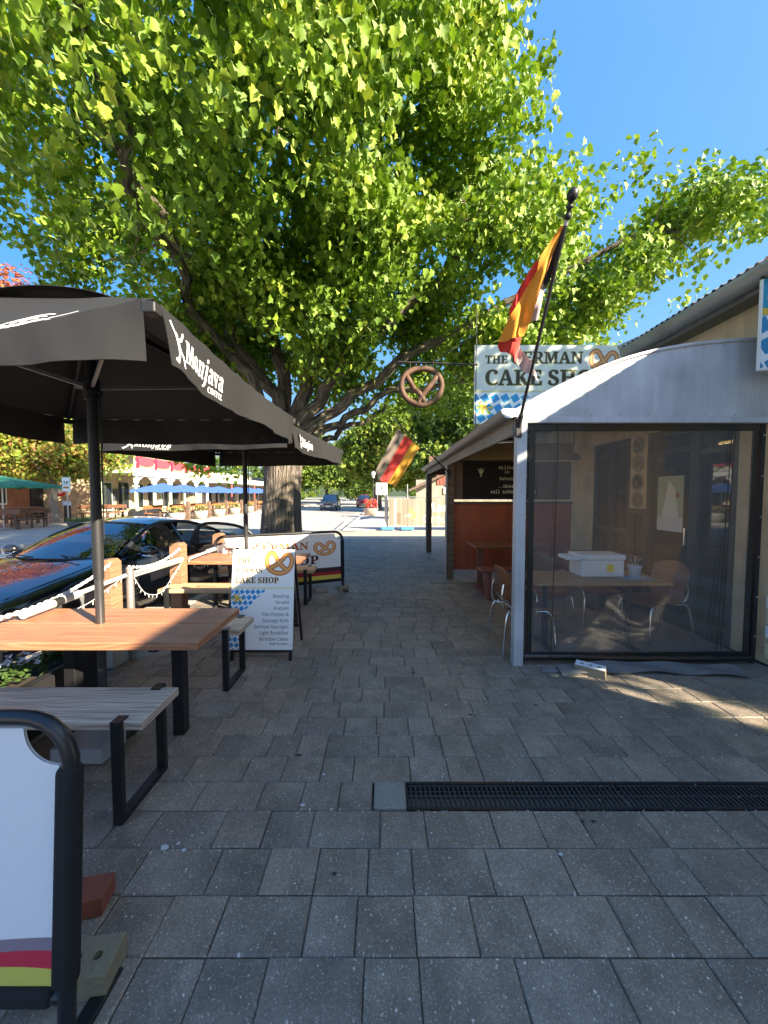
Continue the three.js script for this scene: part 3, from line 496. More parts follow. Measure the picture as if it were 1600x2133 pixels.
function makeUmbrella(label, [x, d], turn, vt, right, swirl, half = 1.0, eave = 2.2) {
  const t = thing('market_umbrella', label, 'umbrella', [x, 0, d], turn, 'black coffee umbrellas');
  const top = eave + .385, rv = .27;
  const up = new THREE.Vector3(0, 1, 0);
  const dirs = [[0, 0, 1], [1, 0, 0], [0, 0, -1], [-1, 0, 0]].map((a) => new THREE.Vector3(...a));
  dirs.forEach((n, k) => {
    const r = new THREE.Vector3().crossVectors(up, n), at = (s, out, y) => [n.x * out + r.x * s, y, n.z * out + r.z * s];
    const m = k === 0 && swirl ? mat({ map: swirlTex, roughness: .85 }) : MT.canvas;
    part('canopy_panel', grid(18, 14, (u, v) => { const w = half + (rv - half) * v, s = (u * 2 - 1) * w; const sag = -.03 * Math.sin(Math.PI * v) * Math.sin(Math.PI * u) - (k === 0 ? .13 : .015) * (1 - v) * Math.sin(Math.PI * u); return at(s, w - .02 * (1 - v) * Math.sin(Math.PI * u), eave + (top - eave) * v + sag); }, .003), m, t);
    const vm = k === vt.k ? mat({ map: vt.tex, roughness: .85 }) : k === 1 && right ? mat({ map: right, roughness: .85 }) : MT.canvas;
    const vf = (off) => (u, v) => { const s = (u * 2 - 1) * (half - .035 + .012 * (1 - v)); const fl = .022 * Math.sin(u * 9 + k * 2) * (1 - v) + .012 * Math.sin(u * 23 + k) * (1 - v) + .004 * Math.sin(u * 61 + v * 3); return at(s, half + .004 + off + fl - .02 * Math.sin(Math.PI * u) + .012 * (1 - v), eave - (k === 0 ? .13 : .015) * Math.sin(Math.PI * u) - (.222 - (k === 0 ? .13 : .01) * Math.sin(Math.PI * u)) * (1 - v) + .006 * Math.sin(u * 14 + k) * (1 - v)); };
    const va = part('valance', grid(40, 5, vf(0), .002), vm, t);
    part('hem', grid(40, 1, (u, v) => vf(.0025)(u, .005 + v * .075), .0015), MT.canvas, va);
    part('vent_panel', grid(14, 6, (u, v) => { const w = .34 * (1 - v), s = (u * 2 - 1) * w; return at(s, w, top - .02 + .10 * v + .045 * Math.sin(Math.PI * u) ** .8 * (1 - v)); }, .003), MT.canvas, t);
    // rib to the corner and strut to the runner
    const c = at(half, half, eave), hub = [0, top + .06, 0], mid = at(half * .55, half * .55, eave + (top - eave) * .45 - .03);
    const rb = part('rib', bar([c[0] * .99, c[1] - .015, c[2] * .99], hub, .018, .028), MT.blackSteel, t);
    part('rib_tip', rbox(.05, .04, .05, .008, c[0] * .985, c[1] - .03, c[2] * .985), MT.black, rb);
    part('strut', bar(mid, [0, eave - .02, 0], .014, .022), MT.zinc, t);
  });
  part('pole', [cyl([0, .02, 0], [0, 1.02, 0], .0245, .0245, 16)], MT.gunmetal, t, 'bare gunmetal lower pole');
  part('upper_pole', cyl([0, 1.0, 0], [0, top + .12, 0], .029, .029, 16), MT.black, t);
  part('runner', [cyl([0, eave - .09, 0], [0, eave + .03, 0], .042, .042, 14), cyl([-.05, eave - .05, 0], [.06, eave - .05, 0], .012), cyl([0, eave - .03, -.055], [0, eave - .03, .055], .014)], MT.black, t);
  part('cord', [cyl([.045, eave - .05, 0], [.05, 1.25, .01], .003, .003, 5), cyl([.06, eave - .05, .01], [.05, 1.25, .01], .003, .003, 5)], MT.black, t);
  part('base', [cyl([0, .0, 0], [0, .03, 0], .2, .19, 20), cyl([0, .03, 0], [0, .3, 0], .04, .038, 14), cyl([0, .24, 0], [.1, .27, .02], .008)], MT.black, t);
  return t;
}
makeUmbrella('large black umbrella over the front table, swirl logo on top', [-1.79, 2.3], 0, { k: 1, tex: valanceTex(112, 1, true) }, null, true);
makeUmbrella('black umbrella standing behind the first, over the second table', [-1.79, 4.78], -.14, { k: 0, tex: valanceTex(270, 1, true) }, valanceTex(260, .9, false), false, 1.03, 2.2);

{ // menu A-frame
  const t = thing('menu_board', 'white menu A-frame listing cakes and pies beside the pale bench', 'A-frame sign', [-1.135, 0, 3.33]);
  const lean = .15;
  const face = new THREE.Group(); face.name = 'front_panel'; // panel leans back about its foot
  const g = (q) => { q.applyMatrix4(new THREE.Matrix4().makeRotationX(-lean)); return q; };
  const fp = part('front_board', g(rbox(.585, .92, .012, .003, 0, .56, 0)), MT.white, t);
  part('printed_face', g(put(plate(.58, .915), 0, .56, .0075)), signMat(aframeTex, { roughness: .35 }), fp);
  part('front_frame', [g(box(.03, 1.03, .02, -.27, .515, -.018)), g(box(.03, 1.03, .02, .27, .515, -.018)), g(box(.51, .03, .02, 0, .09, -.018))], MT.blackSteel, t);
  const top = [0, 1.03 * Math.cos(lean), -1.03 * Math.sin(lean) - .015], back = -.5;
  part('rear_frame', [bar([-.27, top[1], top[2] - .02], [-.27, 0, back], .03, .02, [1, 0, 0]), bar([.27, top[1], top[2] - .02], [.27, 0, back], .03, .02, [1, 0, 0]), bar([-.255, .18, back + .062], [.255, .18, back + .062], .02, .03)], MT.blackSteel, t);
  part('rear_board', put(grid(1, 1, (u, v) => [(u - .5) * .5, .2 + .78 * v, back + .068 + v * .262], .006), 0, 0, 0), mat({ color: lin(.03, .03, .03), roughness: .7 }), t);
  part('carry_handle', tubeP([[-.09, top[1] - .005, top[2]], [-.05, top[1] + .05, top[2]], [.05, top[1] + .05, top[2]], [.09, top[1] - .005, top[2]]], .006, 6), MT.blackSteel, t);
  tiny(part('screw', [[-.27, .98], [.27, .98], [-.27, .14], [.27, .14]].map(([a, b]) => g(cyl([a, b, .006], [a, b, .011], .006, .005, 8))), MT.zinc, t));
}
function makeBanner(label, [x, d], turn, texture, L, H, lean) {
  const t = thing('banner_stand', label, 'banner', [x, 0, d], turn, 'banner stands with black tube frames');
  const G = (q) => { q = norm(q); q.applyMatrix4(new THREE.Matrix4().makeRotationX(-lean)); return q; };
  const hx = L / 2, rc = .13, p = [];
  p.push([-hx, .02, 0], [-hx, H - rc, 0]); for (let k = 1; k < 6; k++) { const a = Math.PI - k / 6 * Math.PI / 2; p.push([-hx + rc + Math.cos(a) * rc, H - rc + Math.sin(a) * rc, 0]); } p.push([-hx + rc, H, 0], [hx - rc, H, 0]); for (let k = 1; k < 6; k++) { const a = Math.PI / 2 - k / 6 * Math.PI / 2; p.push([hx - rc + Math.cos(a) * rc, H - rc + Math.sin(a) * rc, 0]); } p.push([hx, H - rc, 0], [hx, .02, 0]);
  const cp = new THREE.CurvePath(); for (let k = 0; k < p.length - 1; k++) cp.add(new THREE.LineCurve3(v3(p[k]), v3(p[k + 1])));
  part('tube_frame', [G(new THREE.TubeGeometry(cp, 90, .021, 12)), G(cyl([-hx, .165, 0], [hx, .165, 0], .018))], mat({ color: lin(.015, .015, .017), roughness: .32 }), t);
  each('foot', [-1, 1].map((s) => G(rbox(.05, .02, .38, .006, s * hx, .012, 0))), MT.blackSteel, t);
  const x1 = hx - .03, y0 = .19, y1 = H - .028, cut = .1, sh = new THREE.Shape(); // corners scooped out under the bends
  sh.moveTo(-x1, y0); sh.lineTo(x1, y0); sh.lineTo(x1, y1 - cut); sh.absarc(x1, y1, cut, -Math.PI / 2, -Math.PI, true); sh.lineTo(-x1 + cut, y1); sh.absarc(-x1, y1, cut, 0, -Math.PI / 2, true); sh.lineTo(-x1, y0);
  const f = new THREE.ShapeGeometry(sh, 12), uv = f.attributes.uv, ps = f.attributes.position; for (let k = 0; k < ps.count; k++) uv.setXY(k, (ps.getX(k) + x1) / (2 * x1), (ps.getY(k) - y0) / (y1 - y0));
  part('printed_cloth', G(put(f, 0, 0, .005)), mat({ map: texture, roughness: .7, bumpMap: fabricBump, bumpScale: .0003 }), t);
  part('cloth_back', G(put(new THREE.ShapeGeometry(sh, 12), 0, 0, -.003)), MT.white, t);
  part('sleeve', [-1, 1].map((s) => G(rbox(.06, y1 - cut - y0, .05, .02, s * (hx - .004), (y0 + y1 - cut) / 2, 0))).concat([G(rbox(2 * x1, .05, .046, .016, 0, .17, 0))]), MT.canvas, t);
  return t;
}
makeBanner('shop banner with pretzel and stripe border behind the menu board', [-1.5, 5.49], .436, bannerTex, 1.86, .94, .04);
makeBanner('white banner cut off at the left edge, nearest the camera', [-1.795, .935], 0, nearBannerTex, 1.86, .915, .07);
// weights on the banner feet
solo('red_brick', rbox(.2, .07, .1, .006, -1.13, .036, -1.3, 0, .2), MT.brickRed, 'dark red brick behind the nearest banner foot', 'brick');
{ const t = thing('pale_brick', 'cream cored brick on edge at the nearest banner foot', 'brick', [-.965, 0, 1.1], Math.PI / 2 + .12); const hs = [-.06, .0, .06].map((x) => Array.from({ length: 10 }, (_, k) => [x + .016 * Math.cos(k * .628), .055 + .016 * Math.sin(k * .628)])); part('body', put(extr([[-.112, 0], [.112, 0], [.112, .11], [-.112, .11]], .07, .003, hs).rotateX(-Math.PI / 2).rotateY(Math.PI / 2), .05, .004, 0), MT.brickPale, t); }
solo('pale_paver', rbox(.17, .07, .12, .006, -.66, .036, -5.87, 0, .4), MT.brickPale, 'pale block weighing down the right foot of the pretzel banner', 'block');
solo('dark_paver', rbox(.2, .06, .12, .006, -1.0, .031, -5.76, 0, .4), mat({ map: paverMap, roughness: .9 }), 'dark paver under the pretzel banner beside the pale block', 'block');

// ---------- timber posts, rail, chain ----------
const postLabels = ['sawn timber post behind the front table', 'sawn timber post beside the pale bench', 'sawn timber post before the open car door'];
[3.25, 4.36, 5.45].forEach((d, i) => {
  const t = thing('timber_post', postLabels[i], 'post', [-2.44, 0, d], 0, 'timber kerb posts');
  part('shaft', extr([[-.065, 0], [.065, 0], [.065, .93], [.035, .955], [-.035, .955], [-.065, .93]], .13, .003).translate(0, 0, -.065), MT.post, t);
  part('base', rbox(.17, .2, .17, .015, 0, .1, 0), i ? MT.oldWood : MT.concrete, t);
});
solo('steel_bollard', [cyl(V(-2.33, 0, 3.36), V(-2.33, .85, 3.36), .032, .032, 16), lathe([[.032, 0], [.03, .012], [.018, .022], [0, .026]]).translate(-2.33, .85, -3.36)], MT.galv, 'slim galvanised steel bollard beside the first timber post', 'bollard');
{
  const t = thing('pipe_rail', 'white plastic pipe rail tied along the timber posts', 'rail', [0, 0, 0]);
  part('pipe', [cyl(V(-2.31, .765, 2.4), V(-2.33, .80, 3.3), .019, .019, 12), cyl(V(-2.34, .80, 3.42), V(-2.36, .78, 4.3), .016), cyl(V(-2.33, .77, 3.42), V(-2.36, .75, 4.3), .012), cyl(V(-2.34, .76, 4.45), V(-2.36, .78, 5.4), .017)], MT.rail, t);
  each('coupling', [cyl(V(-2.308, .762, 2.33), V(-2.318, .775, 2.78), .03, .03, 14), cyl(V(-2.345, .787, 3.8), V(-2.355, .782, 4.25), .028, .028, 14), cyl(V(-2.35, .772, 4.9), V(-2.355, .778, 5.25), .028, .028, 14)], MT.rail, t);
  part('tape_band', [cyl(V(-2.313, .7685, 2.55), V(-2.3145, .7705, 2.62), .0315, .0315, 14)], MT.black, t);
}
function chainAt(a, b, sag, label) { // linked white plastic chain
  const n = Math.round(a.distanceTo(b) * 1.05 / .028), gs = [];
  const at = (u) => a.clone().lerp(b, u).add(new THREE.Vector3(0, -sag * 4 * u * (1 - u), 0));
  for (let k = 0; k < n; k++) { const p = at((k + .5) / n), q = at((k + 1) / n).sub(at(k / n)).normalize(); const g = norm(new THREE.TorusGeometry(.0125, .0042, 5, 9)); g.scale(1.55, 1, 1); g.rotateX(k % 2 * Math.PI / 2); g.applyQuaternion(new THREE.Quaternion().setFromUnitVectors(new THREE.Vector3(1, 0, 0), q)); g.translate(p.x, p.y, p.z); gs.push(g); }
  solo('barrier_chain', gs, MT.white, label, 'chain', 'white barrier chains');
}
chainAt(V(-2.38, .93, 3.2), V(-2.32, .86, 1.75), .12, 'white chain sagging from the first timber post towards the camera');
chainAt(V(-2.37, .86, 3.4), V(-2.38, .9, 4.28), .07, 'white chain between the first and second timber posts');
{ // fairy lights (unlit) drooping under the rail
  const bulb = mat({ color: lin(.8, .8, .76), roughness: .3 });
  const drape = (pts, label) => { const t = thing('fairy_lights', label, 'string lights', [0, 0, 0], 0, 'unlit string lights'); const c = new THREE.CatmullRomCurve3(pts.map(v3)); part('wire', norm(new THREE.TubeGeometry(c, 60, .0028, 5)), MT.white, t); const gs = []; for (let k = 0; k < 16; k++) { const p = c.getPointAt((k + .5) / 16); gs.push(cyl([p.x, p.y, p.z], [p.x + (k % 3 - 1) * .008, p.y - .032, p.z + (k % 2 - .5) * .012], .0045, .002, 6)); } part('bulb', gs, bulb, t); };
  drape([V(-2.31, .79, 1.8), V(-2.3, .70, 2.3), V(-2.3, .68, 2.8), V(-2.33, .8, 3.3)], 'unlit white string lights below the pipe by the front table');
  drape([V(-2.33, .8, 3.38), V(-2.35, .55, 3.62), V(-2.35, .5, 3.85), V(-2.36, .62, 4.1), V(-2.36, .76, 4.3)], 'unlit string lights drooping between first and second timber posts');
  drape([V(-2.36, .76, 4.42), V(-2.38, .6, 4.7), V(-2.38, .62, 5.1), V(-2.37, .76, 5.4)], 'unlit string lights drooping between second and third timber posts');
}
{ // planter with flowers
  const t = thing('planter_trough', 'black trough planter on the kerb under the front table', 'planter', [-2.35, 0, 2.35]);
  const W = .3, L = 1.0, H = .35;
  part('box', [box(.015, H, L, W / 2, H / 2, 0), box(.015, H, L, -W / 2, H / 2, 0), box(W - .016, H, .015, 0, H / 2, L / 2 - .008), box(W - .016, H, .015, 0, H / 2, -L / 2 + .008)], MT.black, t);
  part('rim', [rbox(.03, .02, L + .03, .005, W / 2, H + .005, 0), rbox(.03, .02, L + .03, .005, -W / 2, H + .005, 0)], MT.blackSteel, t);
  part('soil', box(W - .02, .02, L - .02, 0, H - .05, 0), mat({ color: lin(.03, .02, .013), roughness: 1 }), t);
  part('badge', put(norm(new THREE.TorusGeometry(.022, .007, 6, 16)), W / 2 + .012, .2, -.2, 0, Math.PI / 2, 0), MT.white, t);
  const q = rngOf(88);
  const plant = (dx, dd, label, cols) => {
    const p = thing('flowering_plant', label, 'flower', [-2.35 + dx, .3, 2.35 + dd], 0, 'flowers in the trough'); const lv = [], fl = [[], []];
    for (let k = 0; k < 130; k++) { const a = q() * 6.28, r = Math.sqrt(q()) * .12, y = .04 + q() * .12 * (1 - r * 4); const g = grid(2, 2, (u, v) => [(u - .5) * .035 * Math.sin(Math.PI * (v * .85 + .1)), .008 * Math.abs(u - .5), v * .045]); g.rotateX(-q() * 1.2); g.rotateY(a); g.translate(Math.sin(a) * r, y, Math.cos(a) * r); lv.push(g); }
    for (let k = 0; k < 12; k++) { const a = q() * 6.28, r = Math.sqrt(q()) * .12; for (let m = 0; m < 5; m++) { const g = grid(2, 2, (u, v) => [(u - .5) * .026 * Math.sin(Math.PI * (v * .7 + .25)), .004 * v, v * .024]); g.rotateX(-.35); g.rotateY(m * 1.2566); g.rotateX((q() - .3) * .8); g.translate(Math.sin(a) * r, .13 + q() * .06, Math.cos(a) * r); fl[k % 2].push(g); } }
    part('leaves', lv, phys({ color: lin(.07, .14, .025), roughness: .8, side: THREE.DoubleSide }), p);
    cols.forEach((c, i) => part('petals', cols.length > 1 ? fl[i] : fl[0].concat(fl[1]), mat({ color: lin(...c), roughness: .7 }), p));
  };
  plant(-.02, -.34, 'leafy green plant with one magenta flower cluster in the trough', [[.5, .03, .3], [.5, .03, .3]]);
  plant(.0, .0, 'white flowering plant in the middle of the trough', [[.75, .77, .85]]);
  plant(.02, .3, 'white flowering plant at the far end of the trough', [[.75, .77, .85]]);
}

// ---------- cars ----------
function lerpT(tab, s) { let k = 0; while (k < tab.length - 2 && s > tab[k + 1][0]) k++; const a = tab[k], b = tab[k + 1], t = Math.min(1, Math.max(0, (s - a[0]) / (b[0] - a[0]))); const w = t; return a.map((v, i) => v + (b[i] - v) * w); }
// local frame: x across, y up, z from nose (0) towards the tail (-L); nose faces +z
function makeCar(name, label, pos, turn, o) {
  const t = thing(name, label, 'car', pos, turn), paint = o.paint, L = o.L;
  const ns = 44, sec = (s) => { const [, w, yb, ye, yt] = lerpT(o.body, s); return [[w * .86, yb], [w * .97, yb + .05], [w, yb + (ye - yb) * .35], [w, yb + (ye - yb) * .6], [w * .985, ye - .06], [w * .93, ye], [w * .8, ye + (yt - ye) * .45], [w * .45, ye + (yt - ye) * .85], [0, yt]]; };
  const full = (s) => { const h = sec(s); return [...h, ...h.slice(0, -1).reverse().map(([x, y]) => [-x, y])]; };
  const shell = grid(16, ns, (u, v) => { const s = L * Math.pow(1 - v, 1) , p = full(s)[Math.round(u * 16)]; return [p[0], p[1], -s]; });
  const nose = (s, sg) => { const f = full(s), sh = new THREE.Shape(f.map(([x, y]) => new THREE.Vector2(x, y))); const g = new THREE.ShapeGeometry(sh); if (sg < 0) g.rotateY(Math.PI); g.translate(0, 0, -s); return g; };
  part('body', [mergeVertices(shell), nose(0, 1), nose(L, -1)], paint, t);
  part('underbody', box(o.W * .84, .12, L * .9, 0, o.body[3][2] + .03, -L / 2), MT.black, t);
  // glasshouse: cowl, roof front, roof rear, tail base; [s centre, s edge, half width, y centre, y edge]
  const [A, B, C, D] = o.house, row = (q, u) => { const a = Math.abs(u * 2 - 1), b = a * a; return [(u * 2 - 1) * q[2], q[3] + (q[4] - q[3]) * b, -(q[0] + (q[1] - q[0]) * b)]; };
  const mix = (p, q, v) => p.map((x, i) => x + (q[i] - x) * v);
  const sheet = (P, Q, bow, inset = 0) => grid(14, 10, (u, v) => { const uu = inset + u * (1 - 2 * inset), vv = v, p = mix(row(Q, uu), row(P, uu), vv); p[1] += bow * Math.sin(Math.PI * vv); return p; });
  const glass = o.glass;
  part('windscreen', sheet(B, A, .035, .035), glass, t);
  part('rear_window', sheet(C, D, .03, .04).scale(1, 1, 1), glass, t);
  part('roof', grid(14, 10, (u, v) => { const p = mix(row(C, u), row(B, u), v); p[1] += .035 * Math.sin(Math.PI * v); return p; }, .02), o.roof || paint, t);
  for (const sd of [-1, 1]) {
    const e = (q) => [sd * q[2], q[4], -q[1]], a = e(A), b = e(B), c = e(C), d = e(D);
    const top = (z) => { const s = -z; if (s < B[1]) return mix(a, b, (s - A[1]) / (B[1] - A[1])); if (s > C[1]) return mix(c, d, (s - C[1]) / (D[1] - C[1])); return mix(b, c, (s - B[1]) / (C[1] - B[1])); };
    const belt = (s) => { const q = lerpT(o.body, s); return [sd * q[1] * .93, q[3] + .004, -s]; };
    const win = (s0, s1, name) => part(name, grid(8, 6, (u, v) => { const s = s0 + (s1 - s0) * (sd > 0 ? u : 1 - u), tp = top(-s), bt = belt(s); return mix(bt, tp, v * .95); }), glass, t);
    const open = sd === o.openSide;
    win(A[1] + .12, o.bp - .04, 'side_window'); if (!open) win(o.bp + .04, D[1] - .3, 'side_window');
    const pil = (s0, s1, w) => bar(belt(s0), top(-s1), w, .03, [sd, 0, 0]);
    part('pillar', [tubeP([a, mix(a, b, .5).map((x, i) => x + (i === 1 ? .02 : 0)), b, mix(b, c, .5).map((x, i) => x + (i === 1 ? .03 : 0)), c, mix(c, d, .5).map((x, i) => x + (i === 1 ? .02 : 0)), d], .028, 8, 40), pil(o.bp, o.bp + .1, .07), tubeP([belt(A[1]), belt(o.bp), belt(D[1] - .1)], .014, 6, 20)], MT.darkFrame, t);
    const mi = part('wing_mirror', [put(norm(new THREE.SphereGeometry(1, 14, 10)).scale(.115, .07, .075), sd * (lerpT(o.body, A[1] + .2)[1] + .1), lerpT(o.body, A[1] + .2)[3] + .07, -(A[1] + .18)), cyl([sd * (lerpT(o.body, A[1] + .2)[1] * .9), lerpT(o.body, A[1] + .2)[3], -(A[1] + .18)], [sd * (lerpT(o.body, A[1] + .2)[1] + .04), lerpT(o.body, A[1] + .2)[3] + .05, -(A[1] + .18)], .025)], paint, t);
    part('mirror_base_trim', put(norm(new THREE.SphereGeometry(1, 12, 8)).scale(.11, .025, .07), sd * (lerpT(o.body, A[1] + .2)[1] + .1), lerpT(o.body, A[1] + .2)[3] + .015, -(A[1] + .18)), MT.chrome, mi);
    part('headlight', put(norm(new THREE.SphereGeometry(1, 14, 8)).scale(.2, .075, .16), sd * o.body[1][1] * .78, (lerpT(o.body, .1)[3] + lerpT(o.body, .1)[2]) / 2 + .08, -.1), phys({ color: lin(.7, .72, .74), roughness: .12, clearcoat: 1 }), t);
    part('door_handle', rbox(.02, .025, .16, .006, sd * (o.W / 2 + .004), lerpT(o.body, o.bp)[3] - .1, -(o.bp - .22)), MT.chrome, t);
    for (const s of o.wheels) {
      const w = part('wheel', put(norm(new THREE.TorusGeometry(o.wr - .07, .08, 10, 24)), sd * (o.W / 2 - .1), o.wr, -s, 0, Math.PI / 2, 0), MT.rubber, t);
      const sp = []; for (let k = 0; k < 5; k++) { const a = k * 1.2566; sp.push(bar([sd * (o.W / 2 - .02), o.wr, -s], [sd * (o.W / 2 - .02), o.wr + Math.cos(a) * (o.wr - .1), -s + Math.sin(a) * (o.wr - .1)], .05, .02, [1, 0, 0])); }
      part('rim', [...sp, put(norm(new THREE.CylinderGeometry(o.wr - .09, o.wr - .09, .12, 22)), sd * (o.W / 2 - .1), o.wr, -s, 0, 0, Math.PI / 2)], MT.galv, w);
      part('wheel_arch', put(norm(new THREE.TorusGeometry(o.wr + .03, .035, 8, 20, Math.PI)), sd * (o.W / 2 - .012), o.wr, -s, 0, Math.PI / 2, 0), MT.black, t);
    }
  }
  part('number_plate', rbox(.37, .12, .015, .004, 0, o.body[1][2] + .16, .012), MT.white, t);
  part('grille', rbox(o.W * .5, .12, .02, .01, 0, (o.body[0][2] + o.body[0][3]) / 2 + .09, .012), MT.black, t);
  for (const sd of [-1, 1]) part('bonnet_gap', tubeP([.35, .6, .9, 1.2, A[0] + .04].map((s) => { const q = lerpT(o.body, s); return [sd * q[1] * .8, q[3] + (q[4] - q[3]) * .45 + .001, -s]; }), .004, 5, 20), MT.black, t);
  for (const x of [-.12, .5]) part('wiper', cyl([x, A[3] + .012, -A[0] - .03], [x - .52, A[3] + .035, -A[0] - .13], .008, .006, 6), MT.black, t);
  // cabin
  const seat = (x, s) => { const y = lerpT(o.body, s)[3] - .28; return [rbox(.48, .5, .14, .05, x, y + .12, -s - .2, -.25), rbox(.25, .16, .09, .04, x, y + .46, -s - .28, -.25)]; };
  part('seat', [...seat(-.38, A[1] + .95), ...seat(.38, A[1] + .95), ...seat(0, A[1] + 1.75)], MT.black, t);
  part('dashboard', rbox(o.W * .72, .1, .5, .04, 0, A[4] - .05, -(A[1] + .22)), MT.black, t);
  return t;
}
const carGlass = phys({ color: lin(.10, .12, .13), roughness: .015, transmission: .92, thickness: 0, ior: 2.7 });
const blackPaint = phys({ color: lin(.008, .008, .010), roughness: .22, clearcoat: 1, clearcoatRoughness: .02 });
const sedan = { L: 4.7, W: 1.86, paint: blackPaint, roof: phys({ color: lin(.01, .01, .012), roughness: .05, clearcoat: 1, clearcoatRoughness: .01 }), glass: carGlass, bp: 2.78, wheels: [.92, 3.78], wr: .34, openSide: 1,
  body: [[0, .62, .30, .52, .56], [.12, .78, .22, .58, .64], [.4, .87, .18, .66, .73], [.9, .92, .16, .75, .82], [1.45, .93, .16, .84, .90], [2.3, .93, .16, .88, .90], [3.4, .93, .17, .92, .94], [4.1, .91, .19, .95, .98], [4.55, .85, .24, .90, .95], [4.7, .72, .34, .78, .82]],
  house: [[1.28, 1.62, .76, .90, .88], [2.25, 2.42, .58, 1.27, 1.21], [3.3, 3.3, .56, 1.27, 1.21], [4.25, 4.1, .70, .985, .965]] };
const car = makeCar('black_sedan', 'glossy black sedan parked at the kerb with a rear door open', [-4.33, -.15, 3.2], -.1, sedan);
{ // open rear door, hinged at the pillar
  const d = new THREE.Group(); d.name = 'open_door'; d.position.set(.93, 0, -2.82); car.add(d);
  d.rotation.y = .5;
  // door panel runs along +x of this group (away from the car), thickness along z
  const sh = [[0, .22], [.72, .26], [.92, .5], [.98, .9], [0, .87]];
  part('door_skin', extr(sh, .05, .015), blackPaint, d);
  part('window_frame', [tubeP([[.03, .88, .03], [.1, 1.12, .03], [.2, 1.2, .03], [.5, 1.2, .03], [.8, 1.12, .03], [1.0, .95, .03], [1.03, .9, .03]], .024, 8, 40), cyl([.1, .88, .03], [.13, 1.18, .03], .03), cyl([.0, .885, .03], [1.0, .905, .03], .018)], MT.darkFrame, d);
  part('door_glass', put(norm(new THREE.ShapeGeometry(new THREE.Shape([[.1, .88], [.99, .91], [.8, 1.11], [.5, 1.19], [.2, 1.19], [.13, 1.15]].map((p) => new THREE.Vector2(...p))))), 0, 0, .03), phys({ color: lin(.55, .6, .6), roughness: .015, transmission: 1, thickness: 0, ior: 1.52 }), d);
}
const suvO = { L: 4.5, W: 1.84, paint: phys({ color: lin(.10, .11, .115), roughness: .3, clearcoat: 1, clearcoatRoughness: .04 }), glass: carGlass, bp: 2.5, wheels: [.85, 3.55], wr: .36, openSide: 0,
  body: [[0, .74, .36, .82, .86], [.1, .84, .28, .92, .97], [.4, .9, .25, .99, 1.03], [.9, .92, .24, 1.04, 1.08], [1.35, .92, .24, 1.07, 1.1], [2.3, .92, .24, 1.09, 1.1], [3.4, .92, .24, 1.1, 1.12], [4.2, .91, .26, 1.1, 1.12], [4.45, .88, .3, 1.05, 1.08], [4.5, .84, .4, .95, 1.0]],
  house: [[1.25, 1.45, .78, 1.1, 1.09], [2.0, 2.15, .64, 1.66, 1.6], [4.0, 4.0, .62, 1.66, 1.6], [4.4, 4.35, .72, 1.12, 1.11]] };
makeCar('approaching_suv', 'dark grey four wheel drive coming towards us down the street', [-5.75, -.15, 38], .02, suvO);
makeCar('red_hatchback', 'red car parked under the trees far down on the right', [-1.95 - .7, -.15, 47], 0, { ...suvO, paint: phys({ color: lin(.35, .02, .02), roughness: .3, clearcoat: 1 }) });

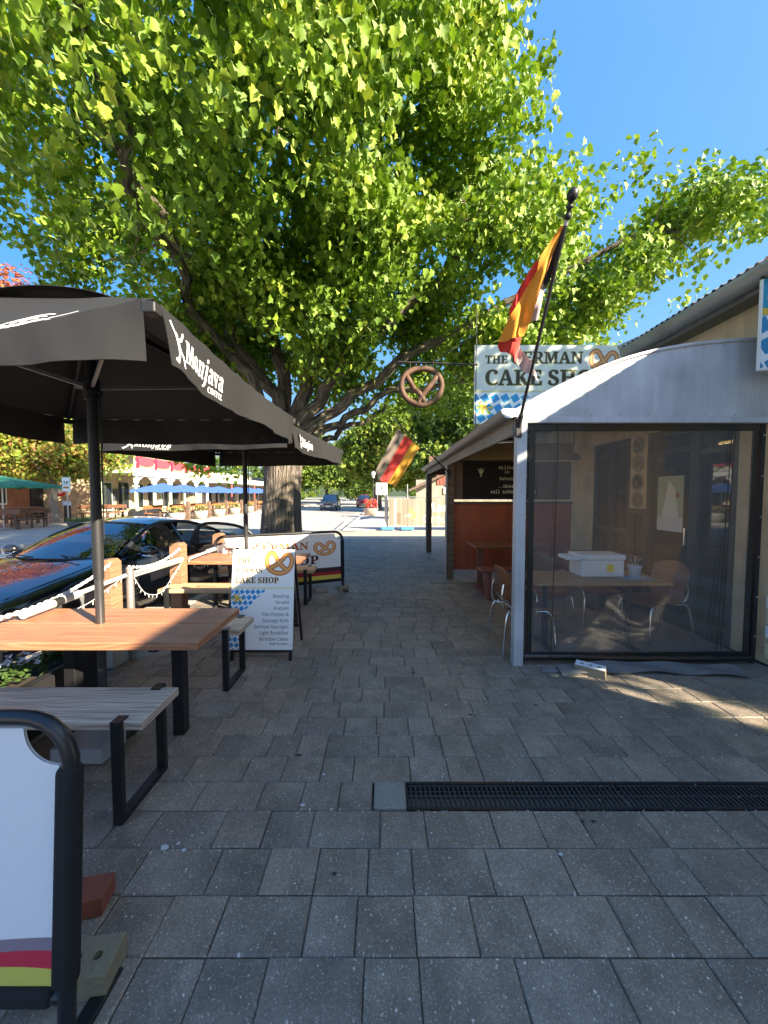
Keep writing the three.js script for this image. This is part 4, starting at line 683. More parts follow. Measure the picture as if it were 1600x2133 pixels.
// ---------- flags ----------
const flagCloth = (r, g, b, tr = .35) => phys({ color: lin(r, g, b), roughness: .95, transmission: tr, thickness: 0, side: THREE.DoubleSide });
{
  const t = thing('flag', 'black, red and gold flag hanging folded from the tall angled pole', 'flag', [0, 0, 0]);
  const ribbon = (name, rows, m, dz) => part(name, grid(10, (rows.length - 1) * 5, (u, v) => {
    const f = (1 - v) * (rows.length - 1), k = Math.min(rows.length - 2, Math.floor(f)), s = f - k, w = s * s * (3 - 2 * s) * .4 + s * .6, q = rows[k].map((a, i) => a + (rows[k + 1][i] - a) * w), x = q[1] + (q[2] - q[1]) * u;
    return [x, q[0], -(q[3] + dz + .022 * Math.sin(x * 38 + q[0] * 9) + .008 * Math.sin(x * 90 - q[0] * 14))];
  }, .0012), m, t);
  const gold = flagCloth(.95, .44, .04), red = flagCloth(.80, .06, .04), blk = flagCloth(.02, .018, .018, .1), pale = flagCloth(.58, .48, .46, .3);
  ribbon('gold_stripe', [[3.23, 1.118, 1.135, 2.43], [3.17, 1.08, 1.13, 2.48], [3.1, 1.03, 1.12, 2.55], [3.04, 1.035, 1.11, 2.6], [2.97, .995, 1.09, 2.67], [2.88, .95, 1.08, 2.73], [2.82, .91, 1.08, 2.78], [2.73, .885, 1.06, 2.85], [2.69, .865, .93, 2.87]], gold, -.01);
  ribbon('red_stripe', [[3.1, 1.02, 1.035, 2.55], [3.04, .985, 1.06, 2.6], [2.97, .95, 1.02, 2.67], [2.88, .91, .97, 2.73], [2.84, .915, .935, 2.76]], red, .035);
  ribbon('black_stripe', [[3.24, 1.13, 1.15, 2.43], [3.17, 1.12, 1.16, 2.48], [3.1, 1.105, 1.165, 2.55], [3.04, 1.095, 1.16, 2.6], [2.985, 1.09, 1.15, 2.65]], blk, .03);
  ribbon('faded_stripe', [[2.99, 1.09, 1.14, 2.655], [2.97, 1.085, 1.14, 2.67], [2.88, 1.07, 1.135, 2.73], [2.82, 1.07, 1.135, 2.78], [2.81, 1.075, 1.13, 2.79]], pale, .025);
  ribbon('red_fold', [[2.74, .91, 1.05, 2.84], [2.68, .88, 1.055, 2.88], [2.65, .905, 1.055, 2.9], [2.62, .985, 1.055, 2.92], [2.575, 1.02, 1.05, 2.94]], red, .03);
  ribbon('faded_fold', [[2.69, 1.035, 1.06, 2.88], [2.65, 1.02, 1.08, 2.9], [2.58, 1.045, 1.15, 2.94], [2.51, 1.13, 1.205, 2.98], [2.455, 1.25, 1.26, 3.01]], pale, .035);
  const p = thing('flagpole', 'black flagpole with ball finial angled off the pale blue post', 'flagpole', [0, 0, 0]);
  const a = V(1.155, 2.08, 3.235), b = V(1.155, 3.24, 2.44), dir = b.clone().sub(a).normalize();
  part('shaft', [cyl(a, b, .0125, .0125, 10)], MT.blackSteel, p);
  part('tip_section', cyl(b, b.clone().addScaledVector(dir, .03), .014, .014, 10), MT.galv, p);
  const f = lathe([[0, 0], [.02, 0], [.024, .02], [.014, .03], [.012, .05], [.026, .06], [.016, .072], [.014, .085], [.03, .1], [.034, .12], [.028, .142], [.014, .155], [0, .158]], 16);
  f.applyQuaternion(new THREE.Quaternion().setFromUnitVectors(new THREE.Vector3(0, 1, 0), dir)); const e = b.clone().addScaledVector(dir, .03); f.translate(e.x, e.y, e.z);
  part('finial', f, MT.blackSteel, p);
  part('bracket', [rbox(.05, .16, .03, .005, 1.157, 2.1, -3.212), cyl(V(1.155, 2.05, 3.25), V(1.155, 2.2, 3.15), .021, .021, 12)], MT.black, p);
}
{
  const t = thing('flag', 'black, red and gold flag spread out at the far end of the gutter', 'flag', [0, 0, 0]);
  // hoist along the pole from tip end (black) to wall end (gold); cloth hangs down
  const A = V(.22, 2.60, 6.06), B = V(.60, 2.31, 6.26), down = new THREE.Vector3(-.40, -.70, .06);
  const names = ['black_stripe', 'red_stripe', 'gold_stripe'], ms = [flagCloth(.2, .16, .13, .3), flagCloth(.82, .07, .05, .5), flagCloth(.95, .55, .06, .5)];
  names.forEach((n, i) => part(n, grid(8, 24, (u, v) => { const s = (i + u) / 3, p = A.clone().lerp(B, s).addScaledVector(down, (1 - v) * (1 + .06 * Math.sin(s * 5))); const w = 1 - v; p.z += .035 * Math.sin(s * 8 + w * 4) * w; p.x += (.07 * w * (0.5 - s)) ; return [p.x, p.y, p.z]; }, .0012), ms[i], t));
  const p = thing('flagpole', 'thin black flagpole slanting out from the second verandah post', 'flagpole', [0, 0, 0]);
  part('shaft', cyl(V(1.17, 1.9, 6.58), V(.14, 2.765, 5.98), .010, .010, 8), MT.blackSteel, p); part('bracket', rbox(.04, .14, .03, .004, 1.165, 1.92, -6.595), MT.black, p);
}
// ---------- furniture behind the blind ----------
{
  const t = thing('cafe_table', 'light timber cafe table just inside the clear blind', 'table', [2.04, 0, 3.68]);
  part('top', rbox(1.3, .03, .56, .006, 0, .695, 0), mat({ map: woodPale, color: lin(.8, .66, .5), roughness: .45 }), t);
  for (const s of [-1, 1]) part('pedestal', [cyl([s * .42, .02, 0], [s * .42, .68, 0], .03), box(.06, .02, .48, s * .42, .012, 0)], MT.blackSteel, t);
  const c = thing('cooler_box', 'white foam cooler box with a yellow sticker on the cafe table', 'cooler box', [2.17, .711, 3.76]);
  part('body', rbox(.42, .17, .26, .012, 0, .085, 0), MT.whitePlastic, c); part('lid', [rbox(.44, .05, .28, .012, 0, .196, 0), rbox(.16, .04, .2, .01, -.27, .185, .01)], MT.whitePlastic, c); part('sticker', box(.07, .075, .004, .07, .09, .131), mat({ color: lin(.75, .58, .04) }), c);
  solo('place_mat', box(.26, .003, .2, 2.47, .7125, -3.62), mat({ color: lin(.35, .48, .55), roughness: .5 }), 'pale blue mat on the cafe table under the pot', 'mat');
  const p = thing('flower_pot', 'pale blue pot with dry stems on the cafe table', 'flower pot', [2.48, .7145, 3.63]);
  part('pot', lathe([[0, 0], [.045, 0], [.058, .1], [.062, .1], [.062, .12], [.05, .12], [.046, .09], [0, .09]], 20), mat({ color: lin(.38, .46, .52), roughness: .5 }), p);
  const st = [], q = rngOf(5); for (let k = 0; k < 22; k++) { const a = q() * 6.28, r = q() * .045; st.push(limb([[Math.cos(a) * r * .5, .09, Math.sin(a) * r * .5], [Math.cos(a) * r, .14 + q() * .03, Math.sin(a) * r], [Math.cos(a) * r * 1.6, .15 + q() * .05, Math.sin(a) * r * 1.6]], [.003, .002, .006], 5)); }
  part('stems', st, mat({ color: lin(.4, .35, .3) }), p);
}
function makeChair(label, pos, turn) { // faces local +x; bent plywood shell on chrome tubes
  const t = thing('plywood_chair', label, 'chair', pos, turn, 'bent plywood chairs'), ply = mat({ map: woodPost, color: lin(.8, .62, .5), roughness: .35 });
  part('backrest', grid(10, 14, (u, v) => { const w = .185 + .03 * Math.sin(Math.PI * Math.min(1, v * .9)) - (v > .85 ? (v - .85) * .25 : 0), s = (u * 2 - 1); return [-.18 - .09 * v + .05 * s * s - .0, .50 + .34 * v + (v > .9 ? -(s * s) * .03 : 0), s * w]; }, .011), ply, t);
  part('seat', grid(12, 12, (u, v) => { const s = u * 2 - 1, w = .2 - .02 * (1 - v); return [-.19 + .4 * v, .455 + .012 * Math.abs(s) ** 3 - (v > .85 ? (v - .85) ** 2 * 1.2 : 0) + (v < .12 ? (.12 - v) * .5 : 0), s * w]; }, .012), ply, t);
  for (const s of [-1, 1]) { part('leg', tubeP([[.08, .43, s * .16], [.17, .425, s * .19], [.2, .38, s * .2], [.235, .01, s * .23]], .0105, 8, 26), MT.chrome, t); part('leg', tubeP([[-.1, .43, s * .15], [-.2, .43, s * .18], [-.225, .38, s * .19], [-.27, .01, s * .215]], .0105, 8, 26), MT.chrome, t); part('back_tube', tubeP([[-.16, .435, s * .1], [-.235, .46, s * .13], [-.255, .56, s * .14], [-.235, .68, s * .13]], .0095, 8, 20), MT.chrome, t); }
  part('cross_tube', [cyl([.1, .43, -.16], [.1, .43, .16], .0095), cyl([-.12, .43, -.15], [-.12, .43, .15], .0095)], MT.chrome, t);
  return t;
}
const ch = makeChair('plywood chair half outside the pale blue post', [1.36, 0, 3.6], .05);
copy(ch, [2.78, 0, 3.78], Math.PI + .12, 'plywood chair at the right end of the cafe table');
copy(ch, [1.85, 0, 4.2], -Math.PI / 2 + .1, 'plywood chair behind the cooler box');
copy(ch, [2.45, 0, 4.3], -Math.PI / 2, 'plywood chair behind the pale blue pot');
{
  const t = thing('verandah_table', 'brown timber table standing against the red partition', 'table', [1.95, 0, 5.85]);
  part('top', rbox(1.15, .035, .6, .006, 0, .735, 0), mat({ map: woodPost, color: lin(.75, .6, .5), roughness: .5 }), t);
  for (const s of [-1, 1]) part('leg', [box(.09, .7, .05, s * .42, .36, 0), box(.06, .06, .52, s * .42, .03, 0)], mat({ color: lin(.2, .07, .04), roughness: .6 }), t);
  const b = thing('verandah_bench', 'low red-brown bench in front of the brown verandah table', 'bench', [1.95, 0, 5.4]);
  part('seat', rbox(1.1, .04, .26, .006, 0, .43, 0), mat({ color: lin(.22, .07, .05), roughness: .5 }), b); for (const s of [-1, 1]) part('leg', box(.06, .41, .2, s * .42, .205, 0), mat({ color: lin(.2, .06, .04) }), b);
  const k = thing('dark_table', 'dark cafe table deeper under the verandah by the door', 'table', [2.95, 0, 4.95]);
  part('top', rbox(.65, .03, .65, .006, 0, .72, 0), MT.oldWood, k); part('pedestal', [cyl([0, .02, 0], [0, .7, 0], .035), cyl([0, 0, 0], [0, .025, 0], .22, .2, 20)], MT.blackSteel, k);
}
// fluorescent tubes under the verandah, lit
[[1.72, 4.75], [1.72, 5.55]].forEach(([x, d], i) => {
  const t = thing('tube_lamp', i ? 'lit yellow tube lamp under the verandah nearer the red partition' : 'lit yellow tube lamp under the verandah nearer the blind', 'lamp', [x, 2.33, d]);
  part('tube', cyl([0, 0, -.28], [0, 0, .28], .014), mat({ color: lin(.9, .8, .5), emissive: lin(1, .68, .22), emissiveIntensity: 1.6 }), t);
  part('housing', rbox(.05, .03, .62, .006, 0, .035, 0), MT.white, t);
  const L = new THREE.RectAreaLight(lin(1, .7, .3), 9, .03, .56); L.position.set(0, -.02, 0); L.rotation.x = -Math.PI / 2; t.add(L);
});
{ // pictures, poster, fan lamp
  const labels = ['round picture plate at the top of the cream pier', 'round picture plate second from the top of the cream pier', 'round picture plate third from the top of the cream pier', 'round picture plate at the bottom of the cream pier'];
  [2.19, 1.95, 1.70, 1.46].forEach((y, i) => {
    const pt = canvasTex(96, 96, (x, w) => { const q = rngOf(i + 60); x.fillStyle = ['#8c8576', '#a29b8a', '#5b463a', '#6d6152'][i]; x.fillRect(0, 0, w, w); for (let k = 0; k < 40; k++) { x.fillStyle = ['#3b3a36', '#b5ad9b', '#6f6353', '#2c2825'][k % 4]; x.beginPath(); x.ellipse(20 + q() * 56, 20 + q() * 56, 3 + q() * 9, 2 + q() * 6, q() * 3, 0, 6.3); x.fill(); } });
    const t = thing('picture_plate', labels[i], 'plate', [3.44, y, 5.03], -Math.PI / 2, 'round picture plates');
    part('rim', lathe([[0, 0], [.1, 0], [.112, .012], [.106, .014], [.09, .006], [0, .006]], 24).rotateX(Math.PI / 2), mat({ color: lin(.25, .23, .2), roughness: .3 }), t);
    part('picture', put(norm(new THREE.CircleGeometry(.092, 24)), 0, 0, .0085), mat({ map: pt, roughness: .25 }), t);
  });
  const ps = canvasTex(160, 260, (x, w, h) => { x.fillStyle = '#9fae9c'; x.fillRect(0, 0, w, h); x.fillStyle = '#d6dcd8'; x.beginPath(); x.moveTo(30, 200); x.lineTo(70, 20); x.lineTo(110, 60); x.lineTo(135, 200); x.fill(); x.fillStyle = '#c9ced0'; x.fillRect(0, 195, w, 65); x.fillStyle = '#a36a32'; x.beginPath(); x.arc(125, 90, 12, 0, 6.3); x.fill(); });
  const po = solo('door_poster', put(plate(.40, .66), 3.43, 1.42, -4.44, 0, -Math.PI / 2, 0), mat({ map: ps, roughness: .6, side: THREE.DoubleSide }), 'pale green and white poster on the dark glass door', 'poster');
  const f = thing('pendant_lamp', 'small dark pendant lamp hanging behind the clear blind', 'lamp', [2.55, 2.0, 5.0]);
  part('shade', lathe([[0, .09], [.03, .085], [.07, .05], [.095, .0], [.09, 0], [.06, .045], [0, .07]], 20), mat({ color: lin(.08, .1, .1), roughness: .4 }), f); part('cord', cyl([0, .09, 0], [0, .72, 0], .005), MT.black, f);
}

// ---------- trees ----------
function leafShape(pts, fold = .28, curl = .3) { // fan of small faces, folded on the midrib, stalk at origin, tip at +y
  const P = [], idx = []; P.push([0, .42, -.03]); for (const [x, y] of pts) P.push([x, y, fold * Math.abs(x) - curl * (y - .4) * (y - .4)]);
  for (let k = 1; k <= pts.length; k++) idx.push(0, k, k === pts.length ? 1 : k + 1);
  const g = new THREE.BufferGeometry(); g.setAttribute('position', new THREE.Float32BufferAttribute(P.flat(), 3)); g.setAttribute('uv', new THREE.Float32BufferAttribute(P.map((p) => [p[0] + .5, p[1]]).flat(), 2)); g.setIndex(idx); g.computeVertexNormals(); return g;
}
const mapleLeaf = leafShape([[0, 0], [.2, -.04], [.42, .1], [.36, .3], [.52, .52], [.3, .58], [.22, .76], [0, 1.02], [-.22, .76], [-.3, .58], [-.52, .52], [-.36, .3], [-.42, .1], [-.2, -.04]]);
const plainLeaf = leafShape([[0, 0], [.28, .15], [.36, .45], [.2, .8], [0, 1], [-.2, .8], [-.36, .45], [-.28, .15]]);
const leafMat = (c = [1, 1, 1]) => phys({ color: lin(...c), roughness: .62, transmission: .5, thickness: 0, side: THREE.DoubleSide, specularIntensity: .6 });
const clumpGeo = (seed, n = 9) => { const q = rngOf(seed), gs = []; for (let k = 0; k < n; k++) { const g = plainLeaf.clone(); g.scale(.42, .42, .42); g.rotateX(q() * 3 - 1.5); g.rotateY(q() * 6.28); g.rotateZ(q() * 2 - 1); g.translate((q() - .5) * .8, (q() - .5) * .6, (q() - .5) * .8); gs.push(norm(g)); } return mergeGeometries(gs); };
const clumpA = clumpGeo(3);
// crown of leaves spread through blobs [x,y,d, rx,ry,rd, weight]; returns cluster centres
function crownOf(parent, blobs, o) {
  const q = rngOf(o.seed), centres = [], tot = blobs.reduce((s, b) => s + b[6], 0), inFrame = o.keep || (() => true);
  let guard = 0;
  while (centres.length < o.clusters && guard++ < o.clusters * 40) {
    let k = 0, w = q() * tot; while (w > blobs[k][6]) { w -= blobs[k][6]; k++; } const b = blobs[k];
    const th = q() * 6.2832, z = q() * 2 - 1, r = Math.pow(.12 + .88 * q(), .42), s = Math.sqrt(1 - z * z);
    const p = new THREE.Vector3(b[0] + b[3] * r * s * Math.cos(th), b[1] + b[4] * r * z, -(b[2] + b[5] * r * s * Math.sin(th)));
    const n = noise.noise(p.x * o.nf, p.y * o.nf * 1.2, p.z * o.nf); if (n < o.gap) continue; if (!inFrame(p)) continue;
    p.out = new THREE.Vector3((p.x - b[0]) / b[3], (p.y - b[1]) / b[4], (p.z + b[2]) / b[5]).normalize(); centres.push(p);
  }
  const N = centres.length * o.per, im = new THREE.InstancedMesh(o.geo, o.mat, N), M = new THREE.Matrix4(), X = new THREE.Vector3(), Y = new THREE.Vector3(), Z = new THREE.Vector3(), up = new THREE.Vector3(0, 1, 0), col = new THREE.Color();
  let i = 0; const rv = () => new THREE.Vector3(q() * 2 - 1, q() * 2 - 1, q() * 2 - 1);
  for (const c of centres) {
    const tone = q(), dirC = rv().normalize();
    for (let k = 0; k < o.per; k++, i++) {
      const p = rv().multiplyScalar(o.spread); p.y *= .7; p.addScaledVector(dirC, (q() - .5) * o.spread * 1.6).add(c);
      Z.copy(c.out).multiplyScalar(.6).addScaledVector(up, o.upness ?? .45).add(rv().multiplyScalar(.8)).normalize();            // face
      Y.set(0, -1, 0).multiplyScalar(o.droop).addScaledVector(c.out, .5).add(rv().multiplyScalar(.7)); Y.addScaledVector(Z, -Y.dot(Z)).normalize(); X.crossVectors(Y, Z);
      const s = o.size * (.65 + .6 * q()); M.makeBasis(X.clone().multiplyScalar(s), Y.clone().multiplyScalar(s), Z.clone().multiplyScalar(s)).setPosition(p); im.setMatrixAt(i, M);
      const cc = o.pal[Math.min(o.pal.length - 1, Math.floor((tone * .55 + q() * .45) * o.pal.length))], v = .8 + .4 * q(); im.setColorAt(i, col.setRGB(cc[0] * v, cc[1] * v, cc[2] * v));
    }
  }
  im.name = 'crown'; im.castShadow = im.receiveShadow = true; im.userData.kind = 'stuff'; parent.add(im); return centres;
}
const GREEN = [[.11, .21, .013], [.17, .29, .017], [.23, .37, .02], [.30, .43, .028], [.40, .49, .04]];
{
  const t = thing('street_tree', 'huge spreading green maple at the kerb roofing the whole view', 'tree', [0, 0, 0]);
  const bx = -2.4, bd = 8.6, trunk = [[bx, -.1, -bd], [bx, .3, -bd], [bx + .02, 1.0, -bd], [bx + .05, 1.9, -bd], [bx + .1, 2.7, -bd], [bx + .16, 3.3, -bd]].map((p) => new THREE.Vector3(...p));
  const tr = new THREE.CatmullRomCurve3(trunk).getPoints(26), rad = tr.map((p, i) => { const y = p.y; return .455 + .22 * Math.exp(-Math.max(0, y) * 3.2) - .01 * y + (y > 2.5 ? (y - 2.5) * .08 : 0); });
  part('trunk', limb(tr, rad, 34, .09), MT.bark, t);
  const F = (x, y, d) => new THREE.Vector3(x, y, -d);
  const limbs = [
    [[F(-2.3, 2.9, 8.6), F(-2.55, 3.9, 8.3), F(-3.2, 5.3, 7.4), F(-3.9, 6.6, 6.2), F(-4.4, 7.6, 4.8)], [.3, .25, .2, .15, .07]],
    [[F(-2.3, 3.0, 8.6), F(-2.45, 4.6, 8.7), F(-2.6, 6.5, 8.6), F(-2.2, 9, 8.2), F(-2.0, 11.5, 7.6)], [.3, .26, .22, .15, .06]],
    [[F(-2.2, 3.0, 8.6), F(-1.75, 4.1, 8.4), F(-1.0, 5.6, 7.8), F(-.2, 7.4, 7.0), F(.4, 9.6, 6.3)], [.32, .26, .2, .14, .06]],
    [[F(-2.15, 2.95, 8.6), F(-1.4, 3.75, 8.3), F(-.2, 4.9, 7.9), F(1.2, 6.0, 7.6), F(2.8, 7.0, 7.4)], [.3, .24, .19, .14, .06]],
    [[F(-2.1, 2.8, 8.6), F(-1.2, 3.45, 8.5), F(.2, 4.3, 8.4), F(2.0, 5.4, 8.2), F(4.2, 6.4, 8.0), F(6.2, 7.0, 7.7)], [.27, .22, .18, .15, .11, .05]],
    [[F(-2.05, 2.7, 8.6), F(-1.0, 3.3, 8.9), F(.4, 3.95, 8.9), F(2.0, 4.2, 8.6), F(3.6, 4.6, 8.4)], [.2, .16, .12, .09, .04]],
    [[F(-2.1, 2.6, 8.8), F(-1.3, 3.0, 9.5), F(-.2, 3.9, 10.4), F(.8, 5.0, 11)], [.17, .13, .1, .05]],
    [[F(-2.5, 2.9, 8.7), F(-3.4, 4.0, 9.4), F(-4.8, 5.2, 10.0), F(-6.2, 6.2, 10.2)], [.26, .2, .14, .06]],
    [[F(-2.5, 3.0, 8.5), F(-3.0, 4.2, 7.6), F(-3.3, 5.2, 6.0), F(-3.0, 6.0, 4.2), F(-2.6, 6.3, 3.0)], [.22, .18, .14, .1, .05]],
  ];
  const sk = [], gs = [];
  for (const [p, r] of limbs) { const c = new THREE.CatmullRomCurve3(p), n = 26, pts = c.getPoints(n).map((v, i) => v.add(new THREE.Vector3(noise.noise(i * .31, p[0].x, 3) * .34, noise.noise(i * .29, 7, p[1].x) * .28, noise.noise(i * .33, 11, p[2].x) * .34).multiplyScalar(Math.min(1, i / 6)))); const rd = pts.map((_, i) => { const f = i / n * (r.length - 1), k = Math.min(r.length - 2, Math.floor(f)); return (r[k] + (r[k + 1] - r[k]) * (f - k)) * .56; }); gs.push(limb(pts, rd, 12, .07)); pts.forEach((v, i) => sk.push({ p: v, r: rd[i] })); }
  part('limbs', gs, MT.bark, t);
  const blobs = [
    [-3.3, 7.4, 5.2, 4.2, 2.9, 3.6, 58], [-1.3, 8.8, 6.8, 4.0, 4.0, 3.5, 60], [.2, 10.5, 7.0, 2.5, 4.5, 2.4, 32], [1.1, 6.4, 7.6, 2.9, 2.5, 2.5, 34], [4.2, 6.6, 8.0, 2.9, 1.6, 1.5, 24], [6.9, 6.75, 7.8, 2.1, 1.1, 1.2, 11], [3.0, 5.2, 8.2, 2.4, 1.15, 1.7, 14], [-2.8, 5.4, 7.8, 3.1, 1.5, 2.2, 20], [-4.9, 5.8, 9.2, 2.3, 2.0, 2.6, 13], [-.3, 4.8, 9.6, 2.3, 1.2, 1.6, 9], [-2.4, 7.8, 3.4, 2.6, 1.7, 1.6, 12], [-1.3, 4.9, 7.1, 2.3, .9, 1.1, 9], [.9, 4.8, 7.6, 1.8, .8, 1.1, 6], [-3.6, 4.7, 7.4, 1.6, .8, 1.1, 6], [-4.5, 2.75, 9.8, 1.0, .8, .9, 2.5], [1.5, 4.1, 9.8, 1.2, .9, 1.2, 3]];
  const ctr = crownOf(t, blobs, { seed: 4242, clusters: 3100, per: 42, upness: .3, geo: mapleLeaf, mat: leafMat(), size: .11, spread: .29, droop: 1.0, pal: GREEN, nf: .6, gap: .0,
  });
  ctr.sort((a, b) => Math.hypot(a.x + 2.3, a.y - 3.5, a.z + 8.6) - Math.hypot(b.x + 2.3, b.y - 3.5, b.z + 8.6));
  const tw = [], q = rngOf(99);
  ctr.forEach((c, i) => { if (i % 2) return; let best = null, bd2 = 1e9; for (const s of sk) { const dd = s.p.distanceToSquared(c) * (s.r < .012 ? 1.6 : 1); if (dd < bd2) { bd2 = dd; best = s; } } const L = Math.sqrt(bd2); if (L > 3.2 || L < .15) return; const r0 = Math.min(best.r * .6, .008 + L * .016), mid = best.p.clone().lerp(c, .5); mid.add(new THREE.Vector3((q() - .5) * .3 * L, (q() - .35) * .3 * L, (q() - .5) * .3 * L)); const cv = new THREE.CatmullRomCurve3([best.p, mid, c.clone()]).getPoints(5); tw.push(limb(cv, cv.map((_, k) => r0 * (1 - k / 6.2)), 5)); cv.forEach((v, k) => { if (k > 1) sk.push({ p: v, r: r0 * (1 - k / 6.2) }); }); });
  part('branches', tw, MT.twig, t);
  // bare dead twigs low in the crown
  const dead = []; for (const [o, n] of [[F(-1.5, 4.2, 7.7), 15], [F(.9, 5.9, 6.6), 14], [F(1.6, 6.6, 6.9), 10]]) for (let k = 0; k < n; k++) { const a = q() * 6.28, l = .25 + q() * .6, e = o.clone().add(new THREE.Vector3(Math.cos(a) * l, (q() - .35) * l, Math.sin(a) * l * .5 + .2)), m = o.clone().lerp(e, .5).add(new THREE.Vector3((q() - .5) * .15, q() * .12, 0)); dead.push(limb([o, m, e], [.011, .007, .003], 5)); const e2 = e.clone().add(new THREE.Vector3((q() - .5) * .3, (q() - .5) * .3, 0)); dead.push(limb([m, e2], [.005, .002], 4)); }
  part('dead_twigs', dead, mat({ color: lin(.26, .21, .16), roughness: .95 }), t);
}
function smallTree(name, label, [x, d], o, group) {
  const t = thing(name, label, 'tree', [0, 0, 0], 0, group), q = rngOf(o.seed), h = o.trunkH, gs = [];
  const top = new THREE.Vector3(x + (q() - .5) * .3, h, -d); gs.push(limb([new THREE.Vector3(x, o.y0 ?? -.05, -d), new THREE.Vector3(x + (q() - .5) * .15, h * .5, -d), top], [o.tr * 1.25, o.tr, o.tr * .85], 12, .06));
  part('trunk', gs, o.bark || MT.bark, t);
  const br = []; for (const b of o.blobs) { const e = new THREE.Vector3(b[0], b[1], -b[2]); br.push(limb([top.clone().add(new THREE.Vector3(0, -.1, 0)), top.clone().lerp(e, .5).add(new THREE.Vector3((q() - .5) * .4, .2, 0)), e], [o.tr * .6, o.tr * .4, o.tr * .12], 8, .05)); }
  part('limbs', br, o.bark || MT.bark, t);
  crownOf(t, o.blobs, { gap: -.22, nf: .6, droop: .5, mat: leafMat(), ...o });
  return t;
}
// autumn tree across the road, yellow to orange
smallTree('autumn_tree', 'small maple turning yellow and orange across the road', [-18.4, 20.6], { seed: 71, trunkH: 2.1, y0: -.02, tr: .2, bark: mat({ color: lin(.33, .29, .25), roughness: .9, map: grimeMap }), geo: plainLeaf, size: .19, clusters: 620, per: 20, spread: .42, pal: [[.12, .22, .02], [.20, .30, .025], [.30, .34, .04], [.40, .30, .06], [.42, .20, .07]],
  blobs: [[-18.3, 4.3, 20.4, 3.3, 1.7, 2.6, 30], [-20.5, 4.6, 20, 2.6, 1.6, 2.4, 16], [-16.3, 3.8, 20.6, 1.8, 1.3, 1.8, 10], [-18.6, 3.0, 20.2, 2.4, .7, 2, 6]] });
smallTree('red_tree', 'red-leaved tree top showing above the front umbrella at left', [-24.5, 21.5], { seed: 73, trunkH: 6, tr: .3, geo: plainLeaf, size: .24, clusters: 420, per: 20, spread: .55, pal: [[.34, .05, .03], [.42, .10, .04], [.46, .18, .06], [.30, .04, .04]], gap: -.12,
  blobs: [[-24.2, 12.6, 21.5, 3.2, 2.0, 2.4, 20], [-21.4, 12.8, 21.3, 1.6, 1.5, 1.3, 8], [-24.5, 9.5, 21.5, 3.6, 2.6, 3, 18]] });
// avenue beyond
const AV = 'avenue trees down the street', G2 = [[.07, .14, .014], [.11, .20, .017], [.15, .25, .02], [.20, .29, .024], [.25, .31, .03]];
[['bright green avenue tree behind the spread-out flag', -.6, 37, [[1.4, 6.3, 36, 4.2, 3.4, 3.2, 30], [-2, 5.5, 37, 2.4, 2.2, 2.2, 10], [5, 5.5, 36, 2.8, 3, 2.8, 12]], [[.11, .19, .015], [.17, .26, .02], [.22, .30, .025], [.28, .32, .04]], 700],
 ['avenue tree on the left beyond the hotel, behind the big trunk', -12.3, 52, [[-11.5, 6.6, 52, 4.6, 3.6, 4, 30], [-8.2, 5.4, 52, 2.8, 2.3, 2.6, 10]], G2, 460],
 ['dark avenue tree in the middle of the far street, left side', -10.5, 68, [[-8.5, 7, 68, 5, 4.2, 4, 30]], G2, 360],
 ['far avenue tree on the right side past the pedestrian sign', -1.2, 58, [[.2, 7.2, 58, 5.4, 4.6, 4, 30]], G2, 420],
 ['most distant avenue tree closing the street', -4.5, 96, [[-4.5, 7, 96, 8, 5, 4, 30]], G2, 420],
 ['tall tree behind the construction fence at right', 9, 34, [[9, 8, 34, 5, 5, 4, 30], [5.5, 4.5, 33, 2.6, 2, 2, 8]], G2, 520],
 ...[-44, -34, -26, 10, 20, 30].map((x, i) => ['distant rounded tree on the skyline, ' + ['first', 'second', 'third', 'fourth', 'fifth', 'sixth'][i] + ' from the left', x, 100 + (i % 3) * 8, [[x, 6, 100 + (i % 3) * 8, 7, 6, 4, 30]], G2, 200]),
 ['low dark tree straight down the street end', -6.5, 118, [[-6.5, 4.5, 118, 9, 5, 4, 30]], G2, 260],
 ['tree on the left far beyond the white awning', -17, 66, [[-16, 7, 66, 5, 4.5, 4, 30]], G2, 300],
].forEach(([label, x, d, blobs, pal, n], i) => smallTree('avenue_tree', label, [x, d], { seed: 300 + i, trunkH: 3, tr: .38, y0: -.2, geo: clumpA, size: .95, clusters: n, per: 7, spread: .8, blobs, pal, nf: .35, gap: -.25 }, AV));

